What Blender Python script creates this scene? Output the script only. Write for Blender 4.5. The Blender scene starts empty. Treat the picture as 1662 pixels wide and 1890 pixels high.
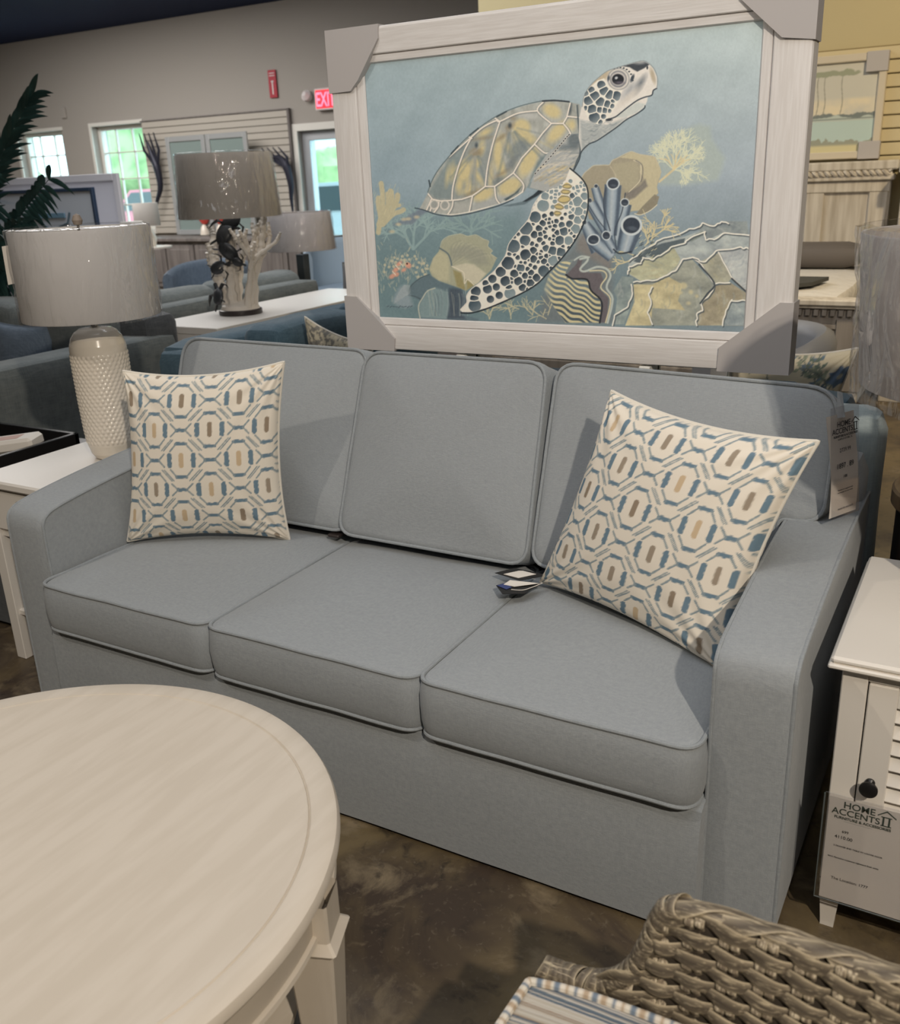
import bpy, bmesh, math, random
import numpy as np
from mathutils import Vector, Matrix, noise as mnoise
random.seed(7); rng = np.random.default_rng(7)
S = bpy.context.scene; COL = S.collection
PI = math.pi

# ------------------------------------------------------------------ camera, light, exposure
CAM = np.array([2.2062065, -1.51809949, 1.4780305])
CR = np.array([0.86959645, 0.49220586, -0.03918423])
CU = np.array([-0.13290429, 0.30975721, 0.94148124])
CF = np.array([-0.47554018, 0.81350099, -0.33478004])
FPX = 1753.08
cd = bpy.data.cameras.new('camera'); cam = bpy.data.objects.new('camera', cd); COL.objects.link(cam)
cd.sensor_fit = 'HORIZONTAL'; cd.sensor_width = 36; cd.lens = FPX / 1662 * 36; cd.clip_start = .02; cd.clip_end = 300
cam.matrix_world = Matrix([[CR[i], CU[i], -CF[i], CAM[i]] for i in range(3)] + [[0, 0, 0, 1]])
cd.dof.use_dof = True; cd.dof.focus_distance = 2.3; cd.dof.aperture_fstop = 6.5
S.camera = cam
S.view_settings.view_transform = 'Standard'; S.view_settings.look = 'None'
S.view_settings.exposure = 0.36; S.view_settings.gamma = 1.0; S.view_settings.use_curve_mapping = False

W = bpy.data.worlds.new('world'); S.world = W; W.use_nodes = True
wn = W.node_tree.nodes; wl = W.node_tree.links
wn['Background'].inputs[0].default_value = (.60, .94, 1.0, 1); wn['Background'].inputs[1].default_value = 4.2   # bright hazy daylight outside

def lamp(name, kind, loc, target, energy, color, size=.1, angle=60, blend=.5):
    d = bpy.data.lights.new(name, kind); d.energy = energy; d.color = color
    o = bpy.data.objects.new(name, d); COL.objects.link(o); o.location = loc
    o.rotation_euler = (Vector(target) - Vector(loc)).to_track_quat('-Z', 'Y').to_euler()
    if kind == 'SPOT': d.spot_size = math.radians(angle); d.spot_blend = blend; d.shadow_soft_size = size
    if kind == 'AREA': d.shape = 'RECTANGLE'; d.size = size; d.size_y = angle
    return o
WARM = (1.0, .88, .73)
PAINT_GAIN, PAINT_TINT = 1.62, (1.0, .98, .96)
lamp('track_spot', 'SPOT', (3.75, -2.5, 3.15), (1.2, .3, .5), 325, WARM, .05, 75, .6)
lamp('track_spot', 'SPOT', (-.6, -1.9, 3.3), (1.0, .4, .6), 70, WARM, .05, 75, .8)
lamp('track_spot', 'SPOT', (2.9, 2.4, 3.4), (1.2, 5.3, 1.2), 260, (1, .82, .55), .08, 95, .8)
lamp('ceiling_fill', 'AREA', (1.5, -.8, 3.6), (1.5, -.8, 0), 38, (.95, .96, 1.0), 3.0, 3.0)  # soft overhead fill, added in place of the store's many lamps
lamp('ceiling_fill', 'AREA', (-2.5, 3.5, 3.6), (-2.5, 3.5, 0), 95, (.95, .97, 1.0), 4.0, 3.0)  # added fill over the middle of the room
lamp('ceiling_fill', 'AREA', (-8, 6.5, 3.6), (-8, 6.8, 0), 250, (1.0, .95, .9), 5.0, 3.0)  # added fill that brightens the back wall and far left

def at(x, y, **k):
    """photo pixel -> point on the plane X, Y or Z = value"""
    d = CR * (x - 831) / FPX - CU * (y - 945) / FPX + CF
    (a, v), = k.items(); i = 'XYZ'.index(a)
    t = (v - CAM[i]) / d[i]
    return Vector(CAM + t * d)

# ------------------------------------------------------------------ materials
def mat(name, color, rough=.6, spec=.5, metal=0, bump=None, var=None, coat=0, trans=0, ior=1.45, vcol=None, emis=None, sheen=0, alpha=1):
    m = bpy.data.materials.new(name); m.use_nodes = True
    nt = m.node_tree; n = nt.nodes; l = nt.links; b = n['Principled BSDF']
    b.inputs['Base Color'].default_value = (*color, 1); b.inputs['Roughness'].default_value = rough
    b.inputs['Specular IOR Level'].default_value = spec; b.inputs['Metallic'].default_value = metal
    b.inputs['Coat Weight'].default_value = coat; b.inputs['Transmission Weight'].default_value = trans
    b.inputs['IOR'].default_value = ior; b.inputs['Sheen Weight'].default_value = sheen
    tc = n.new('ShaderNodeTexCoord')
    src = None
    if vcol:
        a = n.new('ShaderNodeAttribute'); a.attribute_name = vcol; src = a.outputs['Color']
    if var:      # (scale xyz, other colour, low, high, detail)
        mp = n.new('ShaderNodeMapping'); mp.inputs['Scale'].default_value = var[0]
        nz = n.new('ShaderNodeTexNoise'); nz.inputs['Scale'].default_value = 1; nz.inputs['Detail'].default_value = var[4] if len(var) > 4 else 4
        r = n.new('ShaderNodeMapRange'); r.inputs[1].default_value = var[2]; r.inputs[2].default_value = var[3]
        mx = n.new('ShaderNodeMix'); mx.data_type = 'RGBA'
        l.new(tc.outputs['Object'], mp.inputs[0]); l.new(mp.outputs[0], nz.inputs[0]); l.new(nz.outputs[0], r.inputs[0]); l.new(r.outputs[0], mx.inputs[0])
        if src: l.new(src, mx.inputs[6])
        else: mx.inputs[6].default_value = (*color, 1)
        mx.inputs[7].default_value = (*var[1], 1); src = mx.outputs[2]
    if src: l.new(src, b.inputs['Base Color'])
    if bump:     # (scale xyz, strength, distance)
        mp = n.new('ShaderNodeMapping'); mp.inputs['Scale'].default_value = bump[0]
        nz = n.new('ShaderNodeTexNoise'); nz.inputs['Scale'].default_value = 1; nz.inputs['Detail'].default_value = 3
        bp = n.new('ShaderNodeBump'); bp.inputs['Strength'].default_value = bump[1]; bp.inputs['Distance'].default_value = bump[2]
        l.new(tc.outputs['Object'], mp.inputs[0]); l.new(mp.outputs[0], nz.inputs[0]); l.new(nz.outputs[0], bp.inputs['Height']); l.new(bp.outputs[0], b.inputs['Normal'])
    if emis: b.inputs['Emission Color'].default_value = (*emis[0], 1); b.inputs['Emission Strength'].default_value = emis[1]
    return m

def weave(name, c1, c2, s=700, rough=.85, bumpd=.0006):
    """plain woven upholstery: crossing threads in colour and bump"""
    m = mat(name, c1, rough, .25, sheen=.15)
    nt = m.node_tree; n = nt.nodes; l = nt.links; b = n['Principled BSDF']; tc = n['Texture Coordinate']
    outs = []
    for sc in ((s, s * .06, s * .06), (s * .06, s, s * .06), (s * .06, s * .06, s)):
        mp = n.new('ShaderNodeMapping'); mp.inputs['Scale'].default_value = sc
        nz = n.new('ShaderNodeTexNoise'); nz.inputs['Scale'].default_value = 1; nz.inputs['Detail'].default_value = 2
        l.new(tc.outputs['Object'], mp.inputs[0]); l.new(mp.outputs[0], nz.inputs[0]); outs.append(nz.outputs[0])
    a = n.new('ShaderNodeMath'); a.operation = 'ADD'; a2 = n.new('ShaderNodeMath'); a2.operation = 'ADD'
    l.new(outs[0], a.inputs[0]); l.new(outs[1], a.inputs[1]); l.new(a.outputs[0], a2.inputs[0]); l.new(outs[2], a2.inputs[1])
    r = n.new('ShaderNodeMapRange'); r.inputs[1].default_value = 1.1; r.inputs[2].default_value = 1.9; l.new(a2.outputs[0], r.inputs[0])
    mx = n.new('ShaderNodeMix'); mx.data_type = 'RGBA'; l.new(r.outputs[0], mx.inputs[0])
    mx.inputs[6].default_value = (*c1, 1); mx.inputs[7].default_value = (*c2, 1); l.new(mx.outputs[2], b.inputs['Base Color'])
    bp = n.new('ShaderNodeBump'); bp.inputs['Strength'].default_value = .5; bp.inputs['Distance'].default_value = bumpd
    l.new(r.outputs[0], bp.inputs['Height']); l.new(bp.outputs[0], b.inputs['Normal'])
    return m

def plastic_film(name, sc=(9, 9, 14), strength=1.0, amt=.12):
    m = bpy.data.materials.new(name); m.use_nodes = True; nt = m.node_tree; n = nt.nodes; l = nt.links
    n.remove(n['Principled BSDF']); out = n['Material Output']
    t = n.new('ShaderNodeBsdfTransparent'); t.inputs[0].default_value = (.97, .97, .98, 1)
    g = n.new('ShaderNodeBsdfGlossy'); g.inputs['Roughness'].default_value = .06
    fr = n.new('ShaderNodeLayerWeight'); fr.inputs[0].default_value = .25
    mr = n.new('ShaderNodeMapRange'); mr.inputs[3].default_value = amt; mr.inputs[4].default_value = .5
    mx = n.new('ShaderNodeMixShader'); tc = n.new('ShaderNodeTexCoord')
    mp = n.new('ShaderNodeMapping'); mp.inputs['Scale'].default_value = sc; mp.inputs['Rotation'].default_value = (.25, .2, 0)
    nz = n.new('ShaderNodeTexNoise'); nz.inputs['Scale'].default_value = 1; nz.inputs['Detail'].default_value = 3; nz.inputs['Distortion'].default_value = .8
    bp = n.new('ShaderNodeBump'); bp.inputs['Strength'].default_value = strength; bp.inputs['Distance'].default_value = .03
    l.new(tc.outputs['Object'], mp.inputs[0]); l.new(mp.outputs[0], nz.inputs[0]); l.new(nz.outputs[0], bp.inputs['Height'])
    l.new(bp.outputs[0], g.inputs['Normal']); l.new(bp.outputs[0], fr.inputs['Normal'])
    l.new(fr.outputs['Facing'], mr.inputs[0]); l.new(mr.outputs[0], mx.inputs[0])
    l.new(t.outputs[0], mx.inputs[1]); l.new(g.outputs[0], mx.inputs[2]); l.new(mx.outputs[0], out.inputs[0])
    return m

# ------------------------------------------------------------------ mesh helpers
def wmat(o):
    m = Matrix.Identity(4)
    while o is not None:
        m = o.matrix_basis @ m; o = o.parent
    return m
def tag(o, label=None, cat=None, group=None, kind=None):
    if label: o['label'] = label
    if cat: o['category'] = cat
    if group: o['group'] = group
    if kind: o['kind'] = kind
    return o
def thing(name, loc, label, cat, group=None, rz=0):
    o = bpy.data.objects.new(name, None); COL.objects.link(o); o.location = loc; o.rotation_euler = (0, 0, rz)
    o.empty_display_size = .1
    return tag(o, label, cat, group)

class MB:
    def __init__(s): s.v = []; s.f = []; s.c = []; s.mi = []
    def add(s, V, F, col=None, M=None, mi=0):
        b = sum(len(a) for a in s.v)
        V = np.asarray(V, float).reshape(-1, 3)
        if M is not None:
            A = np.array(M); V = V @ A[:3, :3].T + A[:3, 3]
        s.v.append(V); s.f += [tuple(int(i) + b for i in f) for f in F]; s.mi += [mi] * len(F)
        if col is None: col = (1, 1, 1)
        col = np.asarray(col, float)
        s.c.append(np.tile(col, (len(V), 1)) if col.ndim == 1 else col)
        return s
    def box(s, lo, hi, r=.003, M=None, col=None, mi=0):
        """box with chamfered edges"""
        lo = np.array(lo, float); hi = np.array(hi, float); lo, hi = np.minimum(lo, hi), np.maximum(lo, hi)
        r = min(r, (hi - lo).min() * .45); V = []; idx = {}
        for i in (0, 1):
            for j in (0, 1):
                for k in (0, 1):
                    c = np.array([hi[0] if i else lo[0], hi[1] if j else lo[1], hi[2] if k else lo[2]])
                    sg = np.array([1 if i else -1, 1 if j else -1, 1 if k else -1])
                    for a in range(3):
                        p = c - sg * r; p[a] = c[a]; idx[(i, j, k, a)] = len(V); V.append(p)
        F = []
        for a in range(3):
            b, c = (a + 1) % 3, (a + 2) % 3
            for t in (0, 1):
                q = []
                for u, w in ((0, 0), (1, 0), (1, 1), (0, 1)):
                    ijk = [0, 0, 0]; ijk[a] = t; ijk[b] = u; ijk[c] = w; q.append(idx[(*ijk, a)])
                F.append(q if t else q[::-1])
            for t in (0, 1):
                for u in (0, 1):   # edge along axis a, at b=t, c=u
                    e = []
                    for w in (0, 1):
                        ijk = [0, 0, 0]; ijk[a] = w; ijk[b] = t; ijk[c] = u; e.append(ijk)
                    q = [idx[(*e[0], b)], idx[(*e[1], b)], idx[(*e[1], c)], idx[(*e[0], c)]]
                    F.append(q if (t == u) else q[::-1])
        for i in (0, 1):
            for j in (0, 1):
                for k in (0, 1):
                    q = [idx[(i, j, k, 0)], idx[(i, j, k, 1)], idx[(i, j, k, 2)]]
                    F.append(q if (i + j + k) % 2 else q[::-1])
        return s.add(V, F, col, M, mi)
    def lathe(s, prof, n=48, M=None, col=None, cap=True, mi=0):
        V = []; F = []; m = len(prof)
        for k in range(n):
            a = 2 * PI * k / n
            for r, z in prof: V.append((r * math.cos(a), r * math.sin(a), z))
        for k in range(n):
            k2 = (k + 1) % n
            for j in range(m - 1): F.append((k * m + j, k2 * m + j, k2 * m + j + 1, k * m + j + 1))
        if cap:
            if prof[0][0] > 1e-4: F.append([k * m for k in range(n)][::-1])
            if prof[-1][0] > 1e-4: F.append([k * m + m - 1 for k in range(n)])
        return s.add(V, F, col, M, mi)
    def tube(s, pts, r, n=8, closed=False, M=None, col=None, sx=1, mi=0, up=None):
        P = np.asarray(pts, float); m = len(P)
        rr = np.full(m, r) if np.isscalar(r) else np.asarray(r, float)
        if closed: T = np.roll(P, -1, 0) - np.roll(P, 1, 0)
        else: T = np.gradient(P, axis=0)
        T /= np.linalg.norm(T, axis=1)[:, None] + 1e-12
        ref = np.array(up if up is not None else ((0, 0, 1) if abs(T[0][2]) < .9 else (1, 0, 0)), float)
        N = []; nn = ref - T[0] * (ref @ T[0]); nn /= np.linalg.norm(nn)
        for t in T:
            if up is not None: nn = ref - t * (ref @ t)
            else: nn = nn - t * (nn @ t)
            nn = nn / (np.linalg.norm(nn) + 1e-12); N.append(nn)
        N = np.array(N); B = np.cross(T, N)
        a = np.arange(n) * 2 * PI / n
        V = (P[:, None] + rr[:, None, None] * (np.cos(a)[None, :, None] * N[:, None] + sx * np.sin(a)[None, :, None] * B[:, None])).reshape(-1, 3)
        F = []
        for i in range(m if closed else m - 1):
            i2 = (i + 1) % m
            for j in range(n):
                j2 = (j + 1) % n; F.append((i * n + j, i * n + j2, i2 * n + j2, i2 * n + j))
        if not closed: F.append(list(range(n))[::-1]); F.append([(m - 1) * n + j for j in range(n)])
        return s.add(V, F, col, M, mi)
    def grid(s, P, col=None, M=None, closed_u=False, flip=False, mi=0):
        P = np.asarray(P, float); a, b = P.shape[:2]; F = []
        for i in range(a if closed_u else a - 1):
            i2 = (i + 1) % a
            for j in range(b - 1):
                q = (i * b + j, i2 * b + j, i2 * b + j + 1, i * b + j + 1)
                F.append(q[::-1] if flip else q)
        if col is not None: col = np.asarray(col, float).reshape(-1, 3)
        return s.add(P.reshape(-1, 3), F, col, M, mi)
    def prism(s, poly, d, M=None, col=None, mi=0):
        """polygon in local xy extruded from z=0 to z=d"""
        n = len(poly); V = [(x, y, 0) for x, y in poly] + [(x, y, d) for x, y in poly]
        F = [list(range(n))[::-1], list(range(n, 2 * n))] + [(i, (i + 1) % n, n + (i + 1) % n, n + i) for i in range(n)]
        return s.add(V, F, col, M, mi)
    def build(s, name, mats, parent=None, smooth=True, angle=35, color=False, fix=True):
        V = np.concatenate(s.v)
        if parent is not None:
            A = np.array(wmat(parent).inverted()); V = V @ A[:3, :3].T + A[:3, 3]
        me = bpy.data.meshes.new(name); me.from_pydata(V.tolist(), [], s.f)
        if not isinstance(mats, (list, tuple)): mats = [mats]
        for m in mats: me.materials.append(m)
        if len(mats) > 1: me.polygons.foreach_set('material_index', s.mi)
        if color:
            a = me.color_attributes.new('Col', 'FLOAT_COLOR', 'POINT')
            C = np.concatenate(s.c); a.data.foreach_set('color', np.c_[C, np.ones(len(C))].ravel())
        if fix:
            bm = bmesh.new(); bm.from_mesh(me); bmesh.ops.recalc_face_normals(bm, faces=bm.faces[:]); bm.to_mesh(me); bm.free()
        if smooth:
            me.polygons.foreach_set('use_smooth', [True] * len(me.polygons))
            if angle: me.set_sharp_from_angle(angle=math.radians(angle))
        o = bpy.data.objects.new(name, me); COL.objects.link(o); o.parent = parent
        return o
def struct(mb, name, m, **k): return tag(mb.build(name, m, smooth=False, **k), kind='structure')
def frame_matrix(o, x, y):
    """matrix with origin o, local x along x, local y near y"""
    x = Vector(x).normalized(); z = x.cross(Vector(y)).normalized(); y = z.cross(x)
    return Matrix([[x[i], y[i], z[i], o[i]] for i in range(3)] + [[0, 0, 0, 1]])
def text(s, size, M, name, m, parent, depth=.0004, align='CENTER', bold=0, sx=1):
    cu = bpy.data.curves.new('text', 'FONT'); cu.body = s; cu.size = size; cu.extrude = depth; cu.align_x = align; cu.offset = bold
    t = bpy.data.objects.new('text', cu); COL.objects.link(t)
    me = bpy.data.meshes.new_from_object(t); bpy.data.objects.remove(t)
    mm = wmat(parent).inverted() @ M @ Matrix.Diagonal((sx, 1, 1, 1)); me.transform(mm); me.materials.append(m)
    o = bpy.data.objects.new(name, me); COL.objects.link(o); o.parent = parent
    return o

def outline(poly, rad, step=.02, bulge=None):
    """rounded closed outline through polygon corners"""
    P = [np.array(p, float) for p in poly]; n = len(P); out = []
    rads = rad if isinstance(rad, (list, tuple)) else [rad] * n
    for i in range(n):
        a, b, c = P[i - 1], P[i], P[(i + 1) % n]; r = rads[i]
        u = (a - b) / np.linalg.norm(a - b); w = (c - b) / np.linalg.norm(c - b)
        for t in np.linspace(0, 1, 7):
            out.append((1 - t) ** 2 * (b + u * r) + 2 * t * (1 - t) * b + t * t * (b + w * r))
    Q = []
    for i in range(len(out)):
        a = out[i]; b = out[(i + 1) % len(out)]; L = np.linalg.norm(b - a); k = max(1, int(L / step))
        for t in range(k): Q.append(a + (b - a) * t / k)
    return np.array(Q)
def cushion(poly, thick, crown, rad, M, bulge=.012, pipe=.0055, seed=0, wob=.004, c0=None, back_crown=None, p=2.4):
    """box cushion: outline in local xy, thickness along z. returns (cushion MB, piping MB)"""
    Q = outline(poly, rad); n = len(Q); c = np.mean(Q, 0) if c0 is None else np.array(c0)
    rings = [.02, .15, .3, .45, .58, .7, .8, .88, .94, .98, 1.0]
    bc = crown if back_crown is None else back_crown
    top = []
    def ns(x, y, z): return mnoise.noise(Vector((x * 4 + seed * 7.3, y * 4 + z * 5, seed * 3.1)))
    for q in rings:
        R = c + (Q - c) * q
        z = thick / 2 + crown * (1 - q ** p) - .004 * (q > .99)
        top.append(np.c_[R, [z + wob * (1 - q ** 6) * ns(x, y, 0) for x, y in R]])
    side = []
    d = Q - c; nrm = np.roll(Q, -1, 0) - np.roll(Q, 1, 0); nrm = np.c_[nrm[:, 1], -nrm[:, 0]]; nrm /= np.linalg.norm(nrm, axis=1)[:, None]
    if (nrm * d).sum() < 0: nrm = -nrm
    for t in (.97, .8, .5, 0, -.5, -.8, -.97):
        b = bulge * (1 - t * t) ** .6
        w = np.array([wob * .5 * ns(x, y, t) * (1 - abs(t)) for x, y in Q])
        side.append(np.c_[Q + nrm * (b + w)[:, None], np.full(n, t * thick / 2)])
    bot = []
    for q in rings[::-1]:
        R = c + (Q - c) * q
        bot.append(np.c_[R, np.full(n, -(thick / 2 + bc * (1 - q ** p)))])
    G = np.array(top + side + bot)                    # rings x n x 3
    G = np.transpose(G, (1, 0, 2))
    m = MB(); m.grid(G, closed_u=True, M=M)
    b0 = len(G[0]); m.f.append([i * b0 for i in range(n)]); m.f.append([i * b0 + b0 - 1 for i in range(n)][::-1]); m.mi += [0, 0]
    pm = MB()
    for z in (thick / 2, -thick / 2):
        pm.tube(np.c_[Q + nrm * .002, np.full(n, z) + np.array([.002 * ns(x * 2, y * 2, z * 9) for x, y in Q])], pipe, 8, closed=True, M=M)
    return m, pm
def crom(P, n=8, closed=False):
    P = np.asarray(P, float); N = len(P); out = []
    for i in range(N if closed else N - 1):
        p0 = P[(i - 1) % N] if closed or i > 0 else P[0]; p1 = P[i]; p2 = P[(i + 1) % N]
        p3 = P[(i + 2) % N] if closed or i + 2 < N else P[-1]
        for t in np.arange(n) / n:
            out.append(.5 * (2 * p1 + (p2 - p0) * t + (2 * p0 - 5 * p1 + 4 * p2 - p3) * t * t + (3 * p1 - p0 - 3 * p2 + p3) * t ** 3))
    if not closed: out.append(P[-1])
    return np.array(out)
def arc_resample(P, step):
    P = np.asarray(P, float); L = np.r_[0, np.cumsum(np.linalg.norm(np.diff(P, axis=0), axis=1))]
    s = np.arange(0, L[-1], step); return np.array([np.interp(s, L, P[:, k]) for k in range(P.shape[1])]).T
def rbox(name, lo, hi, r, m, parent, seg=5, wob=.006, sd=0):
    """soft rounded upholstered block"""
    lo = np.array(lo, float); hi = np.array(hi, float); c = (lo + hi) / 2; h = (hi - lo) / 2; n = 14
    u = np.linspace(-1, 1, n); mb = MB()
    for a in range(3):
        for s in (-1, 1):
            A, B = np.meshgrid(u, u, indexing='ij'); q = np.zeros((n, n, 3)); q[..., a] = s; q[..., (a + 1) % 3] = A; q[..., (a + 2) % 3] = B
            P = q * h; inner = np.clip(P, -(h - r), h - r); d = P - inner; L = np.linalg.norm(d, axis=-1, keepdims=True); P = inner + d / np.maximum(L, 1e-9) * np.minimum(L, r)
            w = np.array([wob * mnoise.noise(Vector((c + v).tolist()) * 4 + Vector((sd, 0, 0))) for v in P.reshape(-1, 3)]).reshape(n, n, 1)
            nn = P / (np.linalg.norm(P, axis=-1, keepdims=True) + 1e-9)
            mb.grid(c + P + nn * w, flip=(s < 0))
    return mb.build(name, m, parent, angle=0, fix=False)
# ------------------------------------------------------------------ material library
sofa_m = weave('sofa_fabric', (.268, .291, .309), (.336, .359, .374), 1400)
pipe_m = weave('piping_fabric', (.24, .262, .28), (.32, .345, .36), 900)
dust_m = mat('black_dust_cover', (.012, .012, .013), .9)
teal_m = weave('teal_fabric', (.045, .085, .115), (.08, .135, .175), 400)
aqua_m = weave('aqua_fabric', (.27, .325, .335), (.34, .395, .40), 400)
grey_m = weave('grey_fabric', (.10, .115, .115), (.17, .185, .18), 300)
slate_m = weave('slate_fabric', (.09, .12, .16), (.15, .19, .24), 300)
dgrey_m = weave('charcoal_fabric', (.05, .055, .06), (.09, .095, .1), 300)
taupe_m = weave('taupe_fabric', (.13, .115, .11), (.22, .195, .185), 300)
white_m = mat('white_lacquer', (.70, .665, .615), .35, .5, bump=((30, 30, 30), .05, .001))
white2_m = mat('white_paint', (.74, .70, .64), .42, .5)
cream_m = mat('washed_cream_wood', (.54, .478, .395), .5, .4, var=((34, 5, 5), (.58, .518, .435), .4, .6, 6), bump=((90, 8, 8), .2, .0005))
frame_m = mat('white_cerused_frame', (.70, .67, .645), .55, .4, var=((170, 170, 9), (.76, .735, .715), .4, .62, 5), bump=((240, 240, 12), .4, .001))
frameh_m = mat('white_cerused_frame_across', (.70, .67, .645), .55, .4, var=((9, 170, 170), (.76, .735, .715), .4, .62, 5), bump=((12, 240, 240), .4, .001))
card_m = mat('grey_cardboard', (.47, .445, .435), .8, .2)
black_m = mat('black_metal', (.012, .011, .011), .3, .5)
dark_m = mat('dark_bronze', (.03, .022, .02), .35, .5)
paper_m = mat('paper', (.78, .73, .66), .7)
ink_m = mat('dark_green_ink', (.05, .075, .06), .7)
inkb_m = mat('black_ink', (.03, .03, .035), .7)
inkg_m = mat('grey_ink', (.28, .28, .28), .7)
acryl_m = plastic_film('clear_acrylic', (2, 2, 2), .1, .06)
film_m = plastic_film('crumpled_plastic_film', (16, 16, 4), .9, .07)
film2_m = plastic_film('tight_plastic_film', (14, 14, 5), .8, .06)
shade_m = mat('white_linen_shade', (.52, .50, .475), .8, .2, bump=((500, 500, 500), .15, .0005))
shadeb_m = mat('grey_linen_shade', (.42, .39, .37), .8, .2, bump=((500, 500, 500), .15, .0005))
ceramic_m = mat('cream_ceramic', (.70, .64, .55), .18, .55, coat=.3)
brass_m = mat('brushed_nickel', (.35, .33, .30), .3, .5, 1)
wood_m = mat('weathered_wood', (.16, .13, .10), .7, var=((3, 30, 3), (.28, .23, .19), .3, .7, 6))
greywood_m = mat('grey_brown_wood', (.13, .115, .11), .6, var=((20, 20, 2), (.2, .18, .17), .35, .65, 5))
washed_m = mat('whitewashed_wood', (.42, .37, .30), .6, var=((26, 26, 2.2), (.62, .57, .49), .32, .62, 6), bump=((60, 60, 4), .2, .001))
wall_m = mat('greige_paint', (.40, .375, .345), .9, .2)
wally_m = mat('yellow_paint', (.55, .47, .28), .9, .2)
slat_m = mat('slatwall_cream', (.50, .465, .41), .6)
slatd_m = mat('slatwall_groove', (.22, .19, .14), .8)
navy_m = mat('navy_ceiling', (.004, .015, .06), .8, .3)
trim_m = mat('window_trim', (.78, .77, .72), .5)
mirror_m = mat('stand_grey', (.24, .30, .30), .15, .5)

# concrete floor: acid-stained brown with darker clouds and pale scuffs
floor_m = mat('stained_concrete', (.11, .085, .05), .38, .45)
nt = floor_m.node_tree; n = nt.nodes; l = nt.links; tc = n['Texture Coordinate']; b = n['Principled BSDF']
prev = None
for sc, det, lo, hi, c in ((2.3, 6, .42, .62, (.06, .044, .032)), (5.5, 8, .56, .70, (.24, .19, .12)), (17, 6, .56, .75, (.035, .028, .022)), (60, 4, .58, .8, (.16, .13, .09))):
    nz = n.new('ShaderNodeTexNoise'); nz.inputs['Scale'].default_value = sc; nz.inputs['Detail'].default_value = det; nz.inputs['Roughness'].default_value = .62; nz.inputs['Distortion'].default_value = .6
    r = n.new('ShaderNodeMapRange'); r.inputs[1].default_value = lo; r.inputs[2].default_value = hi
    mx = n.new('ShaderNodeMix'); mx.data_type = 'RGBA'; l.new(tc.outputs['Object'], nz.inputs[0]); l.new(nz.outputs[0], r.inputs[0])
    l.new(r.outputs[0], mx.inputs[0])
    if prev: l.new(prev, mx.inputs[6])
    else: mx.inputs[6].default_value = (.175, .132, .07, 1)
    mx.inputs[7].default_value = (*c, 1); prev = mx.outputs[2]
l.new(prev, b.inputs['Base Color'])

# ------------------------------------------------------------------ room shell
XL, XR, YB, YF, ZC = -12.35, 6.0, 9.4, -4.5, 3.67
struct(MB().box((XL - .3, YF - .3, -.1), (XR + .3, YB + .3, 0)), 'floor', floor_m)
struct(MB().box((XL - .3, YF - .3, ZC), (XR + .3, YB + .3, ZC + .1)), 'ceiling', navy_m)
struct(MB().box((XL - .3, YF - .3, 0), (XL, YB + .3, ZC)), 'wall_left', wall_m)
struct(MB().box((XR, YF - .3, 0), (XR + .3, YB + .3, ZC)), 'wall_right', wall_m)
struct(MB().box((XL, YF - .3, 0), (XR, YF, ZC)), 'wall_front', wall_m)
# back wall with two windows and the exit door opening
W1 = (-11.95, -10.92, .95, 2.36); W2 = (-10.22, -9.17, .85, 2.37); DR = (-6.29, -5.2, 0, 2.10)
m = MB(); xs = [XL, W1[0], W1[1], W2[0], W2[1], DR[0], DR[1], XR]
for i in range(0, 7, 2): m.box((xs[i], YB, 0), (xs[i + 1], YB + .28, ZC), 0.0001)
for w in (W1, W2, DR):
    if w[2] > 0: m.box((w[0], YB, 0), (w[1], YB + .28, w[2]), .0001)
    m.box((w[0], YB, w[3]), (w[1], YB + .28, ZC), .0001)
struct(m, 'wall_back', wall_m)
glass_m = plastic_film('window_glass', (1, 1, 1), .0, .05)
for k, w in enumerate((W1, W2)):
    wn_ = tag(MB().box((w[0], YB + .14, w[2]), (w[1], YB + .145, w[3]), .001).build('window_%d' % (k + 1), glass_m), kind='structure')
    f = MB()
    f.box((w[0], YB + .10, w[2]), (w[0] + .06, YB + .2, w[3])); f.box((w[1] - .06, YB + .10, w[2]), (w[1], YB + .2, w[3]))
    f.box((w[0] + .06, YB + .101, w[3] - .06), (w[1] - .06, YB + .199, w[3])); f.box((w[0] + .06, YB + .101, w[2]), (w[1] - .06, YB + .199, w[2] + .06))
    for t in (1 / 3, 2 / 3): f.box((w[0] + (w[1] - w[0]) * t - .011, YB + .12, w[2]), (w[0] + (w[1] - w[0]) * t + .011, YB + .16, w[3]))
    for t in (.25, .5, .75): f.box((w[0], YB + .12, w[2] + (w[3] - w[2]) * t - .011), (w[1], YB + .16, w[2] + (w[3] - w[2]) * t + .011))
    tag(f.build('window_frame', trim_m, wn_, smooth=False))
    s_ = MB().box((w[0] - .05, YB - .03, w[3]), (w[1] + .05, YB - .002, w[3] + .05)).box((w[0] - .05, YB - .03, w[2]), (w[0], YB - .002, w[3])).box((w[0] - .06, YB - .07, w[2] - .05), (w[1] + .06, YB + .02, w[2]))
    struct(s_, 'trim_%d' % (k + 1), trim_m)
dr = tag(MB().box((DR[0] + .12, YB + .12, .1), (DR[1] - .1, YB + .126, 1.98), .001).build('door_1', glass_m), kind='structure')
f = MB(); 
for lo, hi in (((DR[0], .0), (DR[0] + .12, 2.1)), ((DR[1] - .12, .0), (DR[1], 2.1)), ((DR[0] + .12, 1.98), (DR[1] - .12, 2.1)), ((DR[0] + .12, 0), (DR[1] - .12, .12)), ((DR[0] + .12, .55), (DR[1] - .12, .60))):
    f.box((lo[0], YB + .08, lo[1]), (hi[0], YB + .2, hi[1]))
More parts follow.
